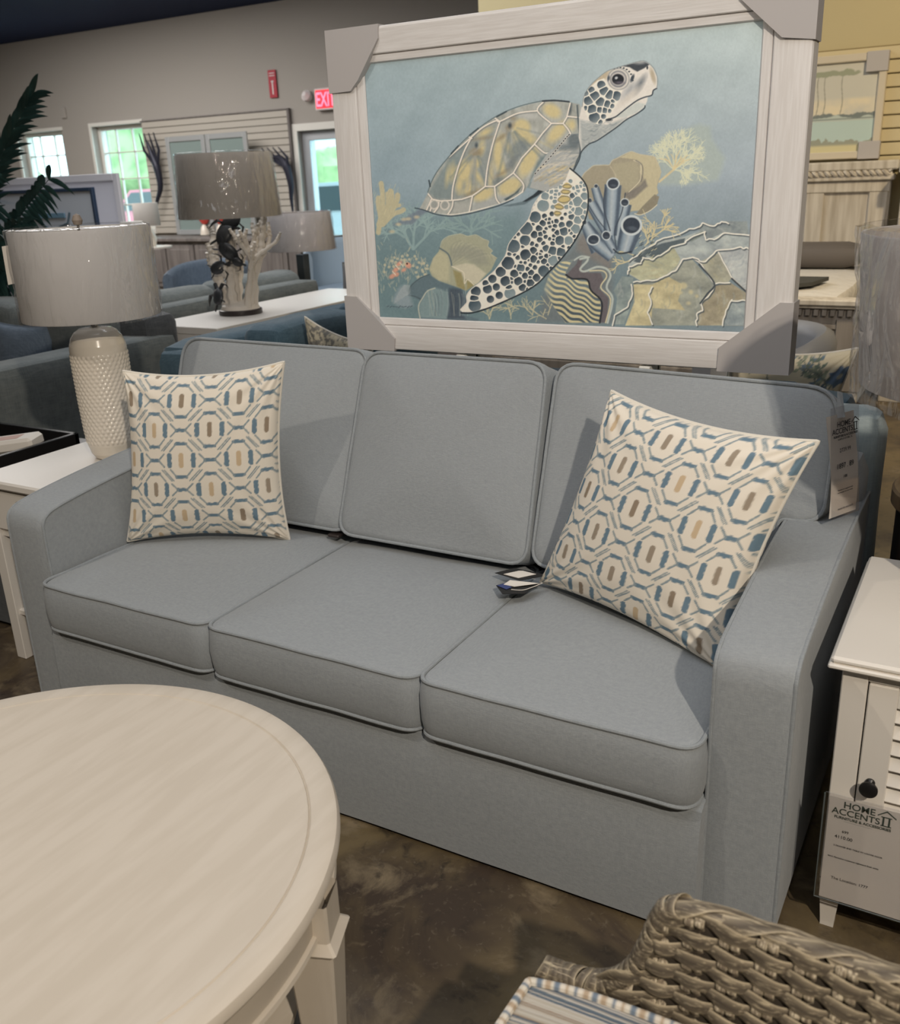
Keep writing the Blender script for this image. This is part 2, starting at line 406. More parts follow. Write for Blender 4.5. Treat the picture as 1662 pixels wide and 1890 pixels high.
f.build('door_frame', mat('door_aluminium', (.5, .52, .55), .4, .5, .3), dr, smooth=False)
struct(MB().box((DR[0] - .09, YB - .02, 0), (DR[0], YB - .002, 2.1)).box((DR[0] - .09, YB - .02, 2.1), (DR[1] + .09, YB - .002, 2.19)), 'trim_3', trim_m)
# partition behind the bed, yellow
YP = 5.4
struct(MB().box((-1.42, YP, 0), (XR, YP + .15, ZC)), 'wall_partition', wally_m)

# outside: pale ground, hedge, trees, building, cars
og = MB().box((-40, YB + .3, -.12), (15, 60, -.02)); struct(og, 'ground_outside', mat('pale_asphalt', (.55, .56, .54), .9))
leaf_out = mat('green_foliage', (.16, .26, .11), .8, var=((1.5, 1.5, 1.5), (.34, .46, .22), .4, .6, 6))
def bush(name, c, r, label, cat, seed, group=None, trunk=False):
    m = MB(); n1, n2 = 18, 12; P = np.zeros((n1, n2, 3))
    for i in range(n1):
        for j in range(n2):
            a = 2 * PI * i / n1; t = PI * j / (n2 - 1)
            d = Vector((math.cos(a) * math.sin(t), math.sin(a) * math.sin(t), math.cos(t)))
            q = 1 + .35 * mnoise.noise(d * 2.2 + Vector((seed, 0, 0))) + .15 * mnoise.noise(d * 6 + Vector((seed, 0, 0)))
            P[i, j] = (d.x * r[0] * q, d.y * r[1] * q, d.z * r[2] * q)
    m.grid(P + np.array(c), closed_u=True)
    t = thing(name, (c[0], c[1], -.02), label, cat, group)
    m.build('foliage', leaf_out, t)
    if trunk: MB().tube([(c[0], c[1], -.02), (c[0], c[1], c[2])], .12, 8).build('trunk', wood_m, t)
bush('shrub', (-21.5, 17, .5), (2.6, 1.0, .9), 'low green shrub outside the window nearer the palm', 'shrub', 1)
bush('tree', (-21.5, 22, 2.0), (3.6, 2, 1.9), 'broad green tree seen through the second window from the left', 'tree', 2, trunk=True)
bush('tree', (-26.5, 19, 1.6), (2.2, 1.5, 1.2), 'small green tree low in the leftmost window', 'tree', 4, trunk=True)
_t = at(607, 335, Y=19)
bush('tree', (_t.x, 19, _t.z), (.75, .8, .75), 'yellow-green tree seen through the glass exit door', 'tree', 3, trunk=True)
def car(c, label, col, sc=1):
    t = thing('car', (c[0], c[1], 0), label, 'car', None)
    body = [(-2.2, .3), (-2.25, .75), (-1.5, .92), (-.9, 1.42), (.7, 1.45), (1.5, .98), (2.2, .85), (2.25, .35)]
    M = Matrix([[1, 0, 0, c[0]], [0, 0, 1, c[1] - .8], [0, 1, 0, 0], [0, 0, 0, 1]])
    MB().prism(body, 1.7, M).build('body', mat('car_paint', col, .2, .6, coat=.5), t, smooth=False)
    win = [(-1.35, .95), (-.85, 1.36), (.65, 1.38), (1.3, .97)]
    MB().prism(win, 1.74, Matrix.Translation((0, -.02, 0)) @ M).build('side_window', mat('car_glass', (.05, .07, .08), .1), t, smooth=False)
    for x in (-1.4, 1.4):
        MB().lathe([(0, -.9), (.33, -.9), (.34, 0), (.34, .9), (0, .9)], 20, Matrix.Translation((c[0] + x, c[1] + .05, .33)) @ Matrix.Rotation(PI / 2, 4, 'X')).build('wheel', black_m, t)
car((at(612, 410, Y=13.5).x + 1.0, 13.5), 'silver car parked outside the exit door', (.45, .5, .55))
car((at(600, 385, Y=26).x + .5, 26), 'white car farther back in the lot outside the exit door', (.8, .8, .8))
car((-15.2, 16.2), 'pink-red car beyond the second window', (.5, .12, .16))
_b = at(575, 300, Y=30); bt = MB().box((_b.x, 30, 0), (_b.x + 5, 36, _b.z + 1.2)); tag(bt.build('building', mat('pale_stucco', (.6, .68, .7), .8), smooth=False), 'pale blue-white building far outside the exit door', 'building')

# ------------------------------------------------------------------ the sofa
SC = .61; SW = 3 * SC
def box_Z(lo, hi): return lo, hi
sofa = thing('sofa', (SW / 2, .5, 0), 'large light blue-grey three-seat sofa with piped cushions under the turtle painting', 'sofa')
# seat cushions: local x right, y back, z up
def arm(x0, x1, sgn):
    # side profile (Y, Z) of a track arm rising gently to the back
    prof = [(.045, .05), (.046, .2), (.047, .45), (.048, .585), (.052, .615), (.066, .632), (.10, .645), (.2, .660), (.35, .676), (.55, .69), (.8, .695), (.93, .69), (.952, .675), (.955, .6), (.955, .3), (.955, .05)]
    P = np.array(prof); c = np.array([.5, .33]); n = len(P); m = MB()
    xs_ = [(x0, .985), (x0 + .008, .997), (x0 + .03, 1.004), ((x0 + x1) / 2, 1.008), (x1 - .03, 1.004), (x1 - .008, .997), (x1, .985)]
    G = []
    for x, q in xs_:
        R = c + (P - c) * np.array([1, 1]); R = R.copy()
        R[:, 0] = R[:, 0] + (0.006 * (q - .985) / .023) * np.where(P[:, 0] < .1, -1, 0)
        R[:, 1] = R[:, 1] + (0.008 * (q - .985) / .023) * np.where((P[:, 1] > .6), 1, 0)
        G.append(np.c_[np.full(n, x), R])
    m.grid(np.array(G)); b_ = n
    m.f.append(list(range(n))); m.f.append([6 * n + i for i in range(n)][::-1]); m.mi += [0, 0]
    return m, P
for x0, x1, sg in ((-.163, -.012, -1), (SW + .008, SW + .153, 1)):
    m, P = arm(x0, x1, sg)
    a = m.build('arm', sofa_m, sofa)
    pm = MB()
    for x in (x0 + .001, x1 - .001): pm.tube(crom(np.c_[np.full(len(P), x), P], 4), .0042, 8)
    pm.build('piping', pipe_m, a)
# base front rail with seam, back frame, deck
bm_ = MB()
prof = [(.030, .014), (.012, .018), (.004, .12), (.004, .2), (.006, .27), (.014, .312), (.045, .325), (.3, .33)]
X = np.linspace(-.009, SW + .0085, 40); G = []
for x in X:
    G.append([(x, y + .003 * mnoise.noise(Vector((x * 5, z * 6, 0))), z) for y, z in prof])
G = [[(G[0][0][0] - .001, y + .06, z) for _, y, z in G[0]]] + G + [[(G[-1][0][0] + .001, y + .06, z) for _, y, z in G[-1]]]
bm_.grid(np.array(G)); bm_.build('front_rail', sofa_m, sofa)
MB().box((0, .08, .06), (SW, .93, .33), .01).box((-.12, .1, .0), (SW + .12, .92, .06), .004).build('seat_platform', dust_m, sofa)
MB().box((-.10, .03, .0), (SW + .0, .09, .05), .002).box((SW, .06, 0), (SW + .12, .09, .05), .002).build('dust_cover_shadow_gap', dust_m, sofa)  # black dust cover strip, also colouring in the shadow gap under the skirt
rbox('back_frame', (-.15, .80, .05), (SW + .15, .965, .815), .06, sofa_m, sofa, wob=.002)
for k in range(3):
    x0 = k * SC + .003; x1 = (k + 1) * SC - .003
    M = Matrix.Translation((0, 0, .393))
    c, pp = cushion([(x0, -.008), (x1, -.008), (x1, .66), (x0, .66)], .132, .026, [.045, .045, .05, .05], M, .011, .0048, k + 1, .006, p=2.1)
    co = c.build('seat_cushion', sofa_m, sofa); pp.build('piping', pipe_m, co)
# back cushions lean back; outer two are T-shaped over the arms
tilt = math.radians(20)
def back_M(x, y, z, rz=0, tl=tilt): return Matrix.Translation((x, y, z)) @ Matrix.Rotation(rz, 4, 'Z') @ Matrix.Rotation(PI / 2 - tl, 4, 'X')
# local: x right, y up along the cushion, z toward the viewer
hh = .53
BK = [([(.0, 0), (.605, 0), (.60, hh), (-.125, hh + .005), (-.125, .245), (.0, .235)], [.05, .05, .05, .07, .04, .02], (.02, .64), 5),
      ([(.0, 0), (.60, 0), (.585, hh), (.015, hh)], [.05, .05, .055, .055], (.61, .625), 6),
      ([(.0, 0), (.60, 0), (.60, .205), (.695, .205), (.695, hh - .02), (.0, hh)], [.05, .04, .02, .05, .075, .055], (1.222, .64), 7)]
for poly, rad, (bx, by), sd in BK:
    M = back_M(bx, by, .482)
    cc = (.30, .27)
    c, pp = cushion(poly, .13, .030, rad, M, .010, .0048, sd, .013, c0=cc, p=2.3)
    co = c.build('back_cushion', sofa_m, sofa); pp.build('piping', pipe_m, co)
    M0 = M
# zip tab of the middle cushion
MB().box((.565, .565, .482), (.605, .60, .492), .003).build('zip_tab', dark_m, sofa)
# ------------------------------------------------------------------ throw pillows with the octagon trellis print
def sd_seg(x, y, a, b):
    ax, ay = a; bx, by = b; dx, dy = bx - ax, by - ay; L = dx * dx + dy * dy + 1e-12
    t = np.clip(((x - ax) * dx + (y - ay) * dy) / L, 0, 1)
    return np.hypot(x - ax - t * dx, y - ay - t * dy)
def mixc(C, m, col): return C * (1 - m[..., None]) + np.array(col) * m[..., None]
def trellis(u, v, P, ou, ov, seed):
    """u, v in metres on the cloth"""
    base = np.array((.80, .735, .63)); blue = (.155, .235, .30); lite = (.26, .32, .345)
    C = np.ones(u.shape + (3,)) * base
    x0, y0 = (u + ou) / P, (v + ov) / P
    # brushy edges
    wob = .0028 * np.sin(x0 * 61 + 3 * np.sin(y0 * 23)) + .0024 * np.sin(y0 * 83 + 2 * np.sin(x0 * 31))
    aa = .008
    for L in (0, .5):
        cx = np.floor(x0 - L + .5); cy = np.floor(y0 - L + .5)
        x = np.abs(x0 - L - cx); y = np.abs(y0 - L - cy)
        for a, b, w, col in (((.215, -.085), (.215, .085), .042, blue), ((0, .275), (.085, .275), .029, blue), ((.085, .275), (.20, .15), .014, lite),
                             ((0, .5), (.075, .5), .031, blue), ((.075, .5), (.185, .395), .014, lite),
                             ((.14, .34), (.32, .16), .010, lite)):
            d = sd_seg(x, y, a, b) + wob * (1.2 if col is blue else .5)
            C = mixc(C, np.clip((w - d) / aa + .5, 0, 1), col)
        h = np.sin((cx * 12.9 + cy * 78.2 + L * 37 + seed) * 1.7) * 43758.5; h = h - np.floor(h)
        brown = np.where(h[..., None] > .72, np.array((.60, .46, .30)), np.where(h[..., None] > .4, np.array((.30, .235, .17)), np.array((.34, .28, .215))))
        d = sd_seg(x, y, (0, 0), (0, .085)) + wob * .4
        m = np.clip((.042 - d) / aa + .5, 0, 1)[..., None]
        C = C * (1 - m) + brown * m
    return C
def pillow(name, corners, thick, label, cat, colfn, parent_z, N=150, pinch=.10, matr=None, pipe=None, group=None, bulge=1, sag=0):
    BL, BR, TR, TL = [np.array(c, float) for c in corners]
    nrm = np.cross(BR - BL, TL - BL); nrm /= np.linalg.norm(nrm)
    base = (BL + BR) / 2
    t = thing(name, (base[0], base[1], parent_z), label, cat, group)
    g = np.linspace(-1, 1, N); u, v = np.meshgrid(g, g, indexing='ij')
    a = pinch; uu = u * (1 - a * (1 - v ** 2) * np.abs(u) ** 1.5); vv = v * (1 - a * (1 - u ** 2) * np.abs(v) ** 1.5)
    s, r = (uu + 1) / 2, (vv + 1) / 2
    Pm = ((1 - s) * (1 - r))[..., None] * BL + (s * (1 - r))[..., None] * BR + (s * r)[..., None] * TR + ((1 - s) * r)[..., None] * TL
    th = thick / 2 * (np.clip((1 - u ** 2) * (1 - v ** 2), 0, 1) ** .38)
    # soft wrinkles radiating from the corners
    wr = .0022 * np.sin(18 * np.arctan2(v + 1.02, u + 1.02)) * np.exp(-((u + 1) ** 2 + (v + 1) ** 2) * 1.6) + .0022 * np.sin(18 * np.arctan2(v + 1.02, 1.02 - u)) * np.exp(-((u - 1) ** 2 + (v + 1) ** 2) * 1.6) \
        + .002 * np.sin(18 * np.arctan2(1.02 - v, 1.02 - u)) * np.exp(-((u - 1) ** 2 + (v - 1) ** 2) * 1.6) + .002 * np.sin(16 * np.arctan2(1.02 - v, u + 1.02)) * np.exp(-((u + 1) ** 2 + (v - 1) ** 2) * 1.6)
    w = np.linalg.norm(BR - BL); h = np.linalg.norm(TL - BL)
    C = colfn(u * w / 2, v * h / 2)
    m = MB()
    m.grid(Pm + nrm * (th + wr)[..., None], C.reshape(-1, 3))
    m.grid(Pm - nrm * (th * .8)[..., None], C[::-1].reshape(-1, 3), flip=True)
    o = m.build('cover', matr, t, color=True, angle=0, fix=False)
    e = [(i, 0) for i in range(N)] + [(N - 1, i) for i in range(1, N)] + [(i, N - 1) for i in range(N - 2, -1, -1)] + [(0, i) for i in range(N - 2, 0, -1)]
    path = np.array([Pm[i, j] for i, j in e]); m = MB().tube(path, .0042, 8, closed=True)
    m.build('piping', pipe, t)
    return t
print_m = mat('printed_cotton', (1, 1, 1), .85, .2, vcol='Col', bump=((900, 900, 900), .12, .0004))
pipec_m = mat('cream_cotton_piping', (.72, .68, .60), .8, .2)
PL = pillow('throw_pillow', [(.000, .315, .470), (.462, .515, .478), (.520, .50, 1.012), (.050, .355, .985)], .15,
       'square cream throw pillow with blue octagon trellis print on the left seat of the sofa', 'pillow',
       lambda u, v: trellis(u, v, .178, .045, -.008, 1), .475, N=190, matr=print_m, pipe=pipec_m)
PR = pillow('throw_pillow', [(1.275, .520, .487), (1.80, .30, .462), (1.930, .40, .955), (1.452, .535, .992)], .16,
       'larger cream throw pillow with blue octagon trellis print leaning on the right sofa arm', 'pillow',
       lambda u, v: trellis(u, v, .176, .035, -.035, 5), .475, N=190, matr=print_m, pipe=pipec_m)

# ------------------------------------------------------------------ hang tags and price tags
M = frame_matrix((1.20, .535, .492), (1, .15, .0), (-.15, 1, .0))
tg = thing('hang_tag', (1.13, .51, .485), 'black folded hang tags with cream labels lying at the foot of the middle back cushion', 'tag')
def slab(pts, d):
    P = [np.array(p, float) for p in pts]; nn = np.cross(P[1] - P[0], P[2] - P[0]); nn /= np.linalg.norm(nn)
    if nn[2] < 0: nn = -nn
    n = len(P); V = P + [p + nn * d for p in P]
    return V, [list(range(n)), list(range(n, 2 * n))] + [(i, (i + 1) % n, n + (i + 1) % n, n + i) for i in range(n)]
def quad_px(px, zs, d): return slab([at(x, y, Z=z) for (x, y), z in zip(px, zs)], d)
MB().add(*quad_px([(914, 1058), (950, 1049), (1012, 1062), (960, 1072)], (.498, .503, .506, .500), .0012)).build('upper_card', black_m, tg, smooth=False)
MB().add(*quad_px([(930, 1060), (962, 1053), (990, 1060), (957, 1067)], (.5005, .5035, .506, .502), .0008)).build('upper_label', paper_m, tg, smooth=False)
MB().add(*quad_px([(916, 1081), (945, 1074), (1000, 1078), (968, 1096), (928, 1097)], (.493, .494, .494, .493, .493), .0012)).build('lower_card', black_m, tg, smooth=False)
MB().add(*quad_px([(930, 1079), (942, 1071), (996, 1077), (950, 1083)], (.4965, .499, .4975, .4965), .0008)).build('lower_label', paper_m, tg, smooth=False)
MB().add(*quad_px([(918, 1081), (932, 1077), (945, 1084), (935, 1088)], (.4952, .4955, .4955, .4952), .0008)).build('blue_corner', mat('blue_print', (.05, .07, .2), .6), tg, smooth=False)
MB().tube(crom([at(944, 1088, Z=.497), at(965, 1089, Z=.498), at(985, 1083, Z=.501), at(1002, 1076, Z=.505)], 6), .0009, 6).build('loop', paper_m, tg)

def store_logo(t, M, w, green=ink_m, par=None):
    """HOME ACCENTS II wordmark, centred at local origin top; w = width"""
    par = par or t; s = w / 7.2
    T = lambda x, y: M @ Matrix.Translation((x * s, y * s, .0006))
    text('HOME', s * 1.55, T(-.5, -1.2), 'lettering', green, par, .0001, bold=.0002)
    text('ACCENTS', s * 1.5, T(-.9, -2.5), 'lettering', green, par, .0001, bold=.0002)
    text('FURNITURE & ACCESSORIES', s * .62, T(.1, -3.25), 'lettering', green, par, .0001, bold=.0002)
    r = MB()
    for x in (2.7, 3.5): r.box((x * s, -2.5 * s, .0003), ((x + .25) * s, -1.1 * s, .0008), .0001, M)
    for y in (-1.1, -2.6): r.box((2.5 * s, y * s, .0003), (3.95 * s, (y + .15) * s, .0008), .0001, M)
    r.prism([(2.0 * s, -1.0 * s), (3.2 * s, -.1 * s), (4.5 * s, -1.0 * s), (4.5 * s, -.85 * s), (3.2 * s, .1 * s), (2.0 * s, -.85 * s)], .0008, M)
    r.build('house_emblem', green, par, smooth=False)
# price tag hanging on the right back cushion
o = at(1531, 958, Y=.60); tl_ = at(1526, 772, Y=.605); br_ = at(1580, 940, Z=o.z)
M = frame_matrix(o, br_ - o, tl_ - o); tw = (br_ - o).length; th_ = (tl_ - o).length
pt = thing('price_tag', o, 'tall white store price tag hanging from the right end of the sofa back', 'tag')
m = MB(); n = 24; G = []
for i in range(n):
    y = th_ * i / (n - 1); z = .006 * math.sin(i / (n - 1) * PI * 1.3)
    G.append([(x, y, z) for x in (0, tw / 2, tw)])
m.grid(np.array(G), M=M); m.grid(np.array(G) - np.array((0, 0, .0008)), M=M, flip=True); m.build('card', paper_m, pt)
MB().box((-.002, -.002, .0065), (tw + .002, th_ + .02, .0072), .0002, M).build('sleeve', acryl_m, pt, smooth=False)
Mt = M @ Matrix.Translation((tw / 2, th_ * .95, .0075))
store_logo(pt, Mt, tw * .82, inkb_m)
for s_, sz, y, k in (('SURPLUS STORE, SC', .006, .24, .8), ('2739.99', .0125, .36, 1), ('1897 . 89', .0165, .52, 1), ('/ 08', .009, .62, 1), ('Manufacturer suggested retail', .0045, .74, 1), ('and everyday low price shown', .0045, .765, 1), ('PLEASE SEE ASSOCIATE', .0055, .93, 1)):
    text(s_, sz, M @ Matrix.Translation((tw / 2, th_ * (1 - y), .0076)), 'lettering', inkb_m, pt, .0001)
MB().add(*slab([at(1546, 722, Y=.66), at(1555, 725, Y=.665), at(1560, 770, Y=.648), at(1546, 772, Y=.645)], .002)).build('strap', sofa_m, pt, smooth=False)

# ------------------------------------------------------------------ round coffee table
TC = (.912, -.79); TZ = .47; TR_ = .545
rt = thing('round_coffee_table', (TC[0], TC[1], 0), 'large round washed-white coffee table with moulded edge in the foreground', 'coffee table')
Mt = Matrix.Translation((TC[0], TC[1], 0))
prof = [(0, TZ - .0015), (TR_ - .058, TZ - .0015), (TR_ - .052, TZ - .0005), (TR_ - .050, TZ - .0035), (TR_ - .047, TZ - .0005), (TR_ - .044, TZ), (TR_ - .012, TZ), (TR_ - .004, TZ - .003), (TR_, TZ - .010), (TR_ + .001, TZ - .018), (TR_ - .004, TZ - .026), (TR_ - .012, TZ - .030), (TR_ - .016, TZ - .034), (0, TZ - .034)]
MB().lathe(prof, 160, Mt, cap=False).build('tabletop', cream_m, rt, angle=28)
prof = [(TR_ - .05, TZ - .034), (TR_ - .022, TZ - .035), (TR_ - .018, TZ - .040), (TR_ - .020, TZ - .088), (TR_ - .014, TZ - .091), (TR_ - .012, TZ - .098), (TR_ - .018, TZ - .104), (TR_ - .05, TZ - .104), (TR_ - .05, TZ - .034)]
MB().lathe(prof, 160, Mt, cap=False).build('apron', cream_m, rt, angle=28)
for k in range(4):
    a = math.radians(21 + 90 * k)
    ML = Mt @ Matrix.Rotation(a, 4, 'Z') @ Matrix.Translation((TR_ - .030, 0, 0))
    m = MB(); G = []
    for z, w_ in ((0, .022), (.02, .023), (.34, .038), (.352, .046), (.366, .034), (.368, .034), (.435, .034)):
        c_ = .004
        G.append([(x, y, z) for x, y in ((-w_ + c_, -w_), (w_ - c_, -w_), (w_, -w_ + c_), (w_, w_ - c_), (w_ - c_, w_), (-w_ + c_, w_), (-w_, w_ - c_), (-w_, -w_ + c_))])
    G = np.transpose(np.array(G), (1, 0, 2)); m.grid(G, closed_u=True, M=ML); m.f.append([i * 7 for i in range(8)]); m.mi.append(0)
    m.build('leg', cream_m, rt, angle=25)
prof = [(0, .150), (TR_ - .10, .150), (TR_ - .094, .146), (TR_ - .094, .130), (TR_ - .10, .125), (0, .125)]
MB().lathe(prof, 96, Mt, cap=False).build('shelf', cream_m, rt)

# ------------------------------------------------------------------ right nightstand with louvred door
ns = thing('nightstand', (2.28, .42, 0), 'white nightstand with louvred door and black knob beside the right sofa arm', 'nightstand')
x0, x1, y0, y1 = 2.018, 2.56, .150, .69
MB().box((x0, y0, .598), (x1, y1, .608), .003).box((x0 + .004, y0 + .004, .608), (x1 - .004, y1 - .004, .622), .005).build('top', white2_m, ns, angle=30)
bx0, bx1, by0, by1 = x0 + .024, x1 - .024, y0 + .022, y1 - .02
m = MB()
m.box((bx0, by0, .12), (bx0 + .045, by0 + .04, .598), .002); m.box((bx1 - .045, by0, .12), (bx1, by0 + .04, .598), .002)
m.box((bx0 + .045, by0 + .003, .575), (bx1 - .045, by0 + .04, .598), .001); m.box((bx0 + .045, by0 + .003, .12), (bx1 - .045, by0 + .04, .15), .001)
m.box((bx0, by0 + .02, .12), (bx0 + .018, by1, .598), .001); m.box((bx1 - .018, by0 + .02, .12), (bx1, by1, .598), .001)
m.box((bx0, by1 - .015, .12), (bx1, by1, .598), .001); m.box((bx0, by0 + .03, .12), (bx1, by1, .135), .001)
m.build('body', white2_m, ns, smooth=False)
dx0, dx1 = bx0 + .0475, bx1 - .0475
m = MB().box((dx0, by0 + .001, .153), (dx0 + .05, by0 + .02, .572), .002).box((dx1 - .05, by0 + .001, .153), (dx1, by0 + .02, .572), .002)
m.box((dx0 + .05, by0 + .002, .532), (dx1 - .05, by0 + .02, .572), .001).box((dx0 + .05, by0 + .002, .153), (dx1 - .05, by0 + .02, .193), .001).box((dx0 + .04, by0 + .018, .18), (dx1 - .04, by0 + .022, .54), .001)
k = 0; z = .200
while z < .53:
    m.box((dx0 + .049, -.0025, -.019), (dx1 - .049, .0025, .019), .001, Matrix.Translation((0, by0 + .012, z + .012)) @ Matrix.Rotation(math.radians(-28), 4, 'X')); z += .034
dr_ = m.build('louvred_door', white2_m, ns, smooth=False)
MB().lathe([(0, 0), (.009, 0), (.009, .004), (.005, .008), (.005, .016), (.012, .020), (.0165, .024), (.0165, .028), (.012, .031), (0, .032)], 32, Matrix.Translation((dx0 + .022, by0 + .001, .366)) @ Matrix.Rotation(PI / 2, 4, 'X')).build('knob', black_m, dr_)
for x, y in ((bx0 + .022, by0 + .022), (bx1 - .022, by0 + .022), (bx0 + .022, by1 - .022), (bx1 - .022, by1 - .022)):
    m = MB(); G = []
    for z, w_ in ((0, .013), (.01, .013), (.12, .022)): G.append([(x + a * w_, y + b * w_, z) for a, b in ((-1, -1), (1, -1), (1, 1), (-1, 1))])
    G = np.transpose(np.array(G), (1, 0, 2)); m.grid(G, closed_u=True); m.f.append([0, 3, 6, 9]); m.mi.append(0); m.build('leg', white2_m, ns, smooth=False)
# acrylic sign holder with a printed sheet hanging on the nightstand
sg = thing('sign_holder', (2.15, .148, .10), 'clear acrylic holder with a white printed store sheet hanging on the nightstand door', 'sign')
o = at(1506, 1652, Y=.142); tr = at(1662, 1512, Y=.142); tl2 = at(1524, 1462, Y=.142)
M = Matrix([[1, 0, 0, o.x], [0, 0, -1, .142], [0, 1, 0, o.z], [0, 0, 0, 1]])
sw_, sh_ = .30, tl2.z - o.z - .004
sheet = MB().box((.006, .002, 0), (sw_, sh_, .0006), .0001, M).build('printed_sheet', paper_m, sg, smooth=False)
h = MB().box((-.002, -.003, .0014), (sw_ + .006, sh_ + .008, .0026), .0005, M); h.build('holder', acryl_m, sg, smooth=False)
MB().tube([(o.x - .003, .141, o.z + sh_ + .004), (o.x - .003, .141, o.z - .001), (o.x + sw_ + .004, .141, o.z - .001)], .0016, 6).build('edge', mat('acrylic_edge', (.10, .12, .12), .2, .6), sg)
Ms = M @ Matrix.Translation((.066, sh_ * .985, .0006))
store_logo(sg, Ms, .092, ink_m, sheet)
for s_, sz, x, y, mm in (('4110.00', .010, .022, .63, inkb_m), ('699', .008, .034, .69, inkb_m), ('2 DRAWER END TABLE W/ LOUVRE DOOR', .0045, .022, .55, inkb_m), ('MAG Plantation occasional nightstand finish white', .0045, .014, .435, inkb_m), ('The Location: 1777', .0085, .024, .225, inkb_m)):
    text(s_, sz, M @ Matrix.Translation((x, sh_ * y - .002, .0008)), 'lettering', mm, sheet, .0001, 'LEFT', bold=.0001)
MB().box((.035, sh_ * .79, .0006), (.085, sh_ * .79 + .0006, .0008), .0001, M).build('printed_line', inkg_m, sheet, smooth=False)

# ------------------------------------------------------------------ left end table
et = thing('end_table', (-.36, .48, 0), 'white end table with drawers under the textured ceramic lamp', 'end table')
x0, x1, y0, y1 = -.545, -.185, .205, .76
MB().box((x0, y0, .612), (x1, y1, .640), .006).build('top', white_m, et, angle=30)
m = MB()
for x in (x0 + .015, x1 - .055):
    for y in (y0 + .015, y1 - .055): pass
m.box((x0 + .018, y0 + .03, .44), (x1 - .018, y1 - .02, .612), .002); m.build('case', white_m, et, smooth=False)
d = MB().box((x0 + .06, y0 + .018, .47), (x1 - .06, y0 + .032, .60), .003).build('drawer', white_m, et, smooth=False)
MB().lathe([(0, 0), (.006, 0), (.005, .01), (.014, .018), (.014, .024), (0, .027)], 24, Matrix.Translation((-.325, y0 + .018, .575)) @ Matrix.Rotation(PI / 2, 4, 'X')).build('knob', dark_m, d)
for x in (x0 + .018, x1 - .062):
    for y in (y0 + .018, y1 - .062): MB().box((x, y, 0), (x + .044, y + .044, .612), .002).build('leg', white_m, et, smooth=False)
MB().box((x0 + .03, y0 + .03, .16), (x1 - .03, y1 - .03, .18), .003).build('shelf', white_m, et, smooth=False)

# ------------------------------------------------------------------ lamps
def shade_mb(r0, r1, z0, z1, t=.002, n=64):
    return MB().lathe([(r0, z0), (r0 + .002, z0 + .004), (r1 + .002, z1 - .004), (r1, z1), (r1 - t, z1 - .001), (r0 - t, z0 + .001), (r0, z0)], n, cap=False)
def film_mb(r0, r1, z0, z1, seed, amp=.006, n=96, m_=20, flare=0):
    P = np.zeros((n, m_, 3))
    for i in range(n):
        a = 2 * PI * i / n
        for j in range(m_):
            t = j / (m_ - 1); r = r0 + (r1 - r0) * t; q = Vector((math.cos(a) * 3, math.sin(a) * 3, t * 2 + seed))
            rr = r + .004 + amp * (mnoise.noise(q * 2) + .6 * mnoise.noise(q * 5) + .6) * (1 + flare * (1 - t) ** 3)
            P[i, j] = (math.cos(a) * rr, math.sin(a) * rr, z0 + (z1 - z0) * t)
    top = P[:, -1:, :] * np.array((.93, .93, 1)) + np.array((0, 0, .004)); P = np.concatenate([P, top], 1)
    return MB().grid(P, closed_u=True)
def put(mb, c):
    for v in mb.v: v += np.array(c)
    return mb
lc = np.array((-.292, .565, .640))
lt = thing('table_lamp', lc, 'large lamp with cream basket-textured ceramic body and white drum shade on the left end table', 'lamp')
prof = [(0, 0), (.050, 0), (.062, .004), (.072, .02), (.080, .05), (.084, .10), (.087, .2), (.088, .29), (.088, .355), (.086, .372), (.079, .394), (.066, .412), (.05, .422), (.02, .425), (0, .425)]
pr = []
for (r0, z0), (r1, z1) in zip(prof[:-1], prof[1:]):
    k = max(1, int(abs(z1 - z0) / .0022))
    for i in range(k): t = i / k; pr.append((r0 + (r1 - r0) * t, z0 + (z1 - z0) * t))
pr.append(prof[-1])
m = MB(); n = 240; V = []; rows = 22
for k in range(n):
    a = 2 * PI * k / n
    for r, z in pr:
        d = 0
        if .055 < z < .345:
            row = (z - .055) / .0127; ph = math.floor(row) % 2 * PI
            d = .0028 * abs(math.sin(PI * row)) ** .6 * (.45 + .55 * math.cos(a * 34 + ph))
        V.append(((r + d) * math.cos(a), (r + d) * math.sin(a), z))
mm = len(pr); F = [(k * mm + j, ((k + 1) % n) * mm + j, ((k + 1) % n) * mm + j + 1, k * mm + j + 1) for k in range(n) for j in range(mm - 1)]
put(m.add(V, F), lc).build('ceramic_body', ceramic_m, lt, angle=60, fix=True)
put(MB().lathe([(0, .414), (.022, .414), (.022, .424), (.010, .428), (.010, .46), (.004, .465), (.004, .745), (0, .745)], 24), lc).build('neck', brass_m, lt)
m = put(shade_mb(.208, .205, .458, .727), lc); sh = m.build('lamp_shade', shade_m, lt)
put(film_mb(.208, .205, .452, .731, 3, .005), lc).build('plastic_wrap', film_m, sh)
put(MB().lathe([(0, .735), (.012, .737), (.016, .75), (.010, .765), (0, .77)], 20), lc).build('finial', wood_m, lt)
# hanging price strip on the left of the shade
MB().add(*slab([at(3, 455, Y=.40), at(20, 452, Y=.40), at(33, 522, Y=.41), at(15, 526, Y=.41)], .001)).build('price_strip', paper_m, lt, smooth=False)
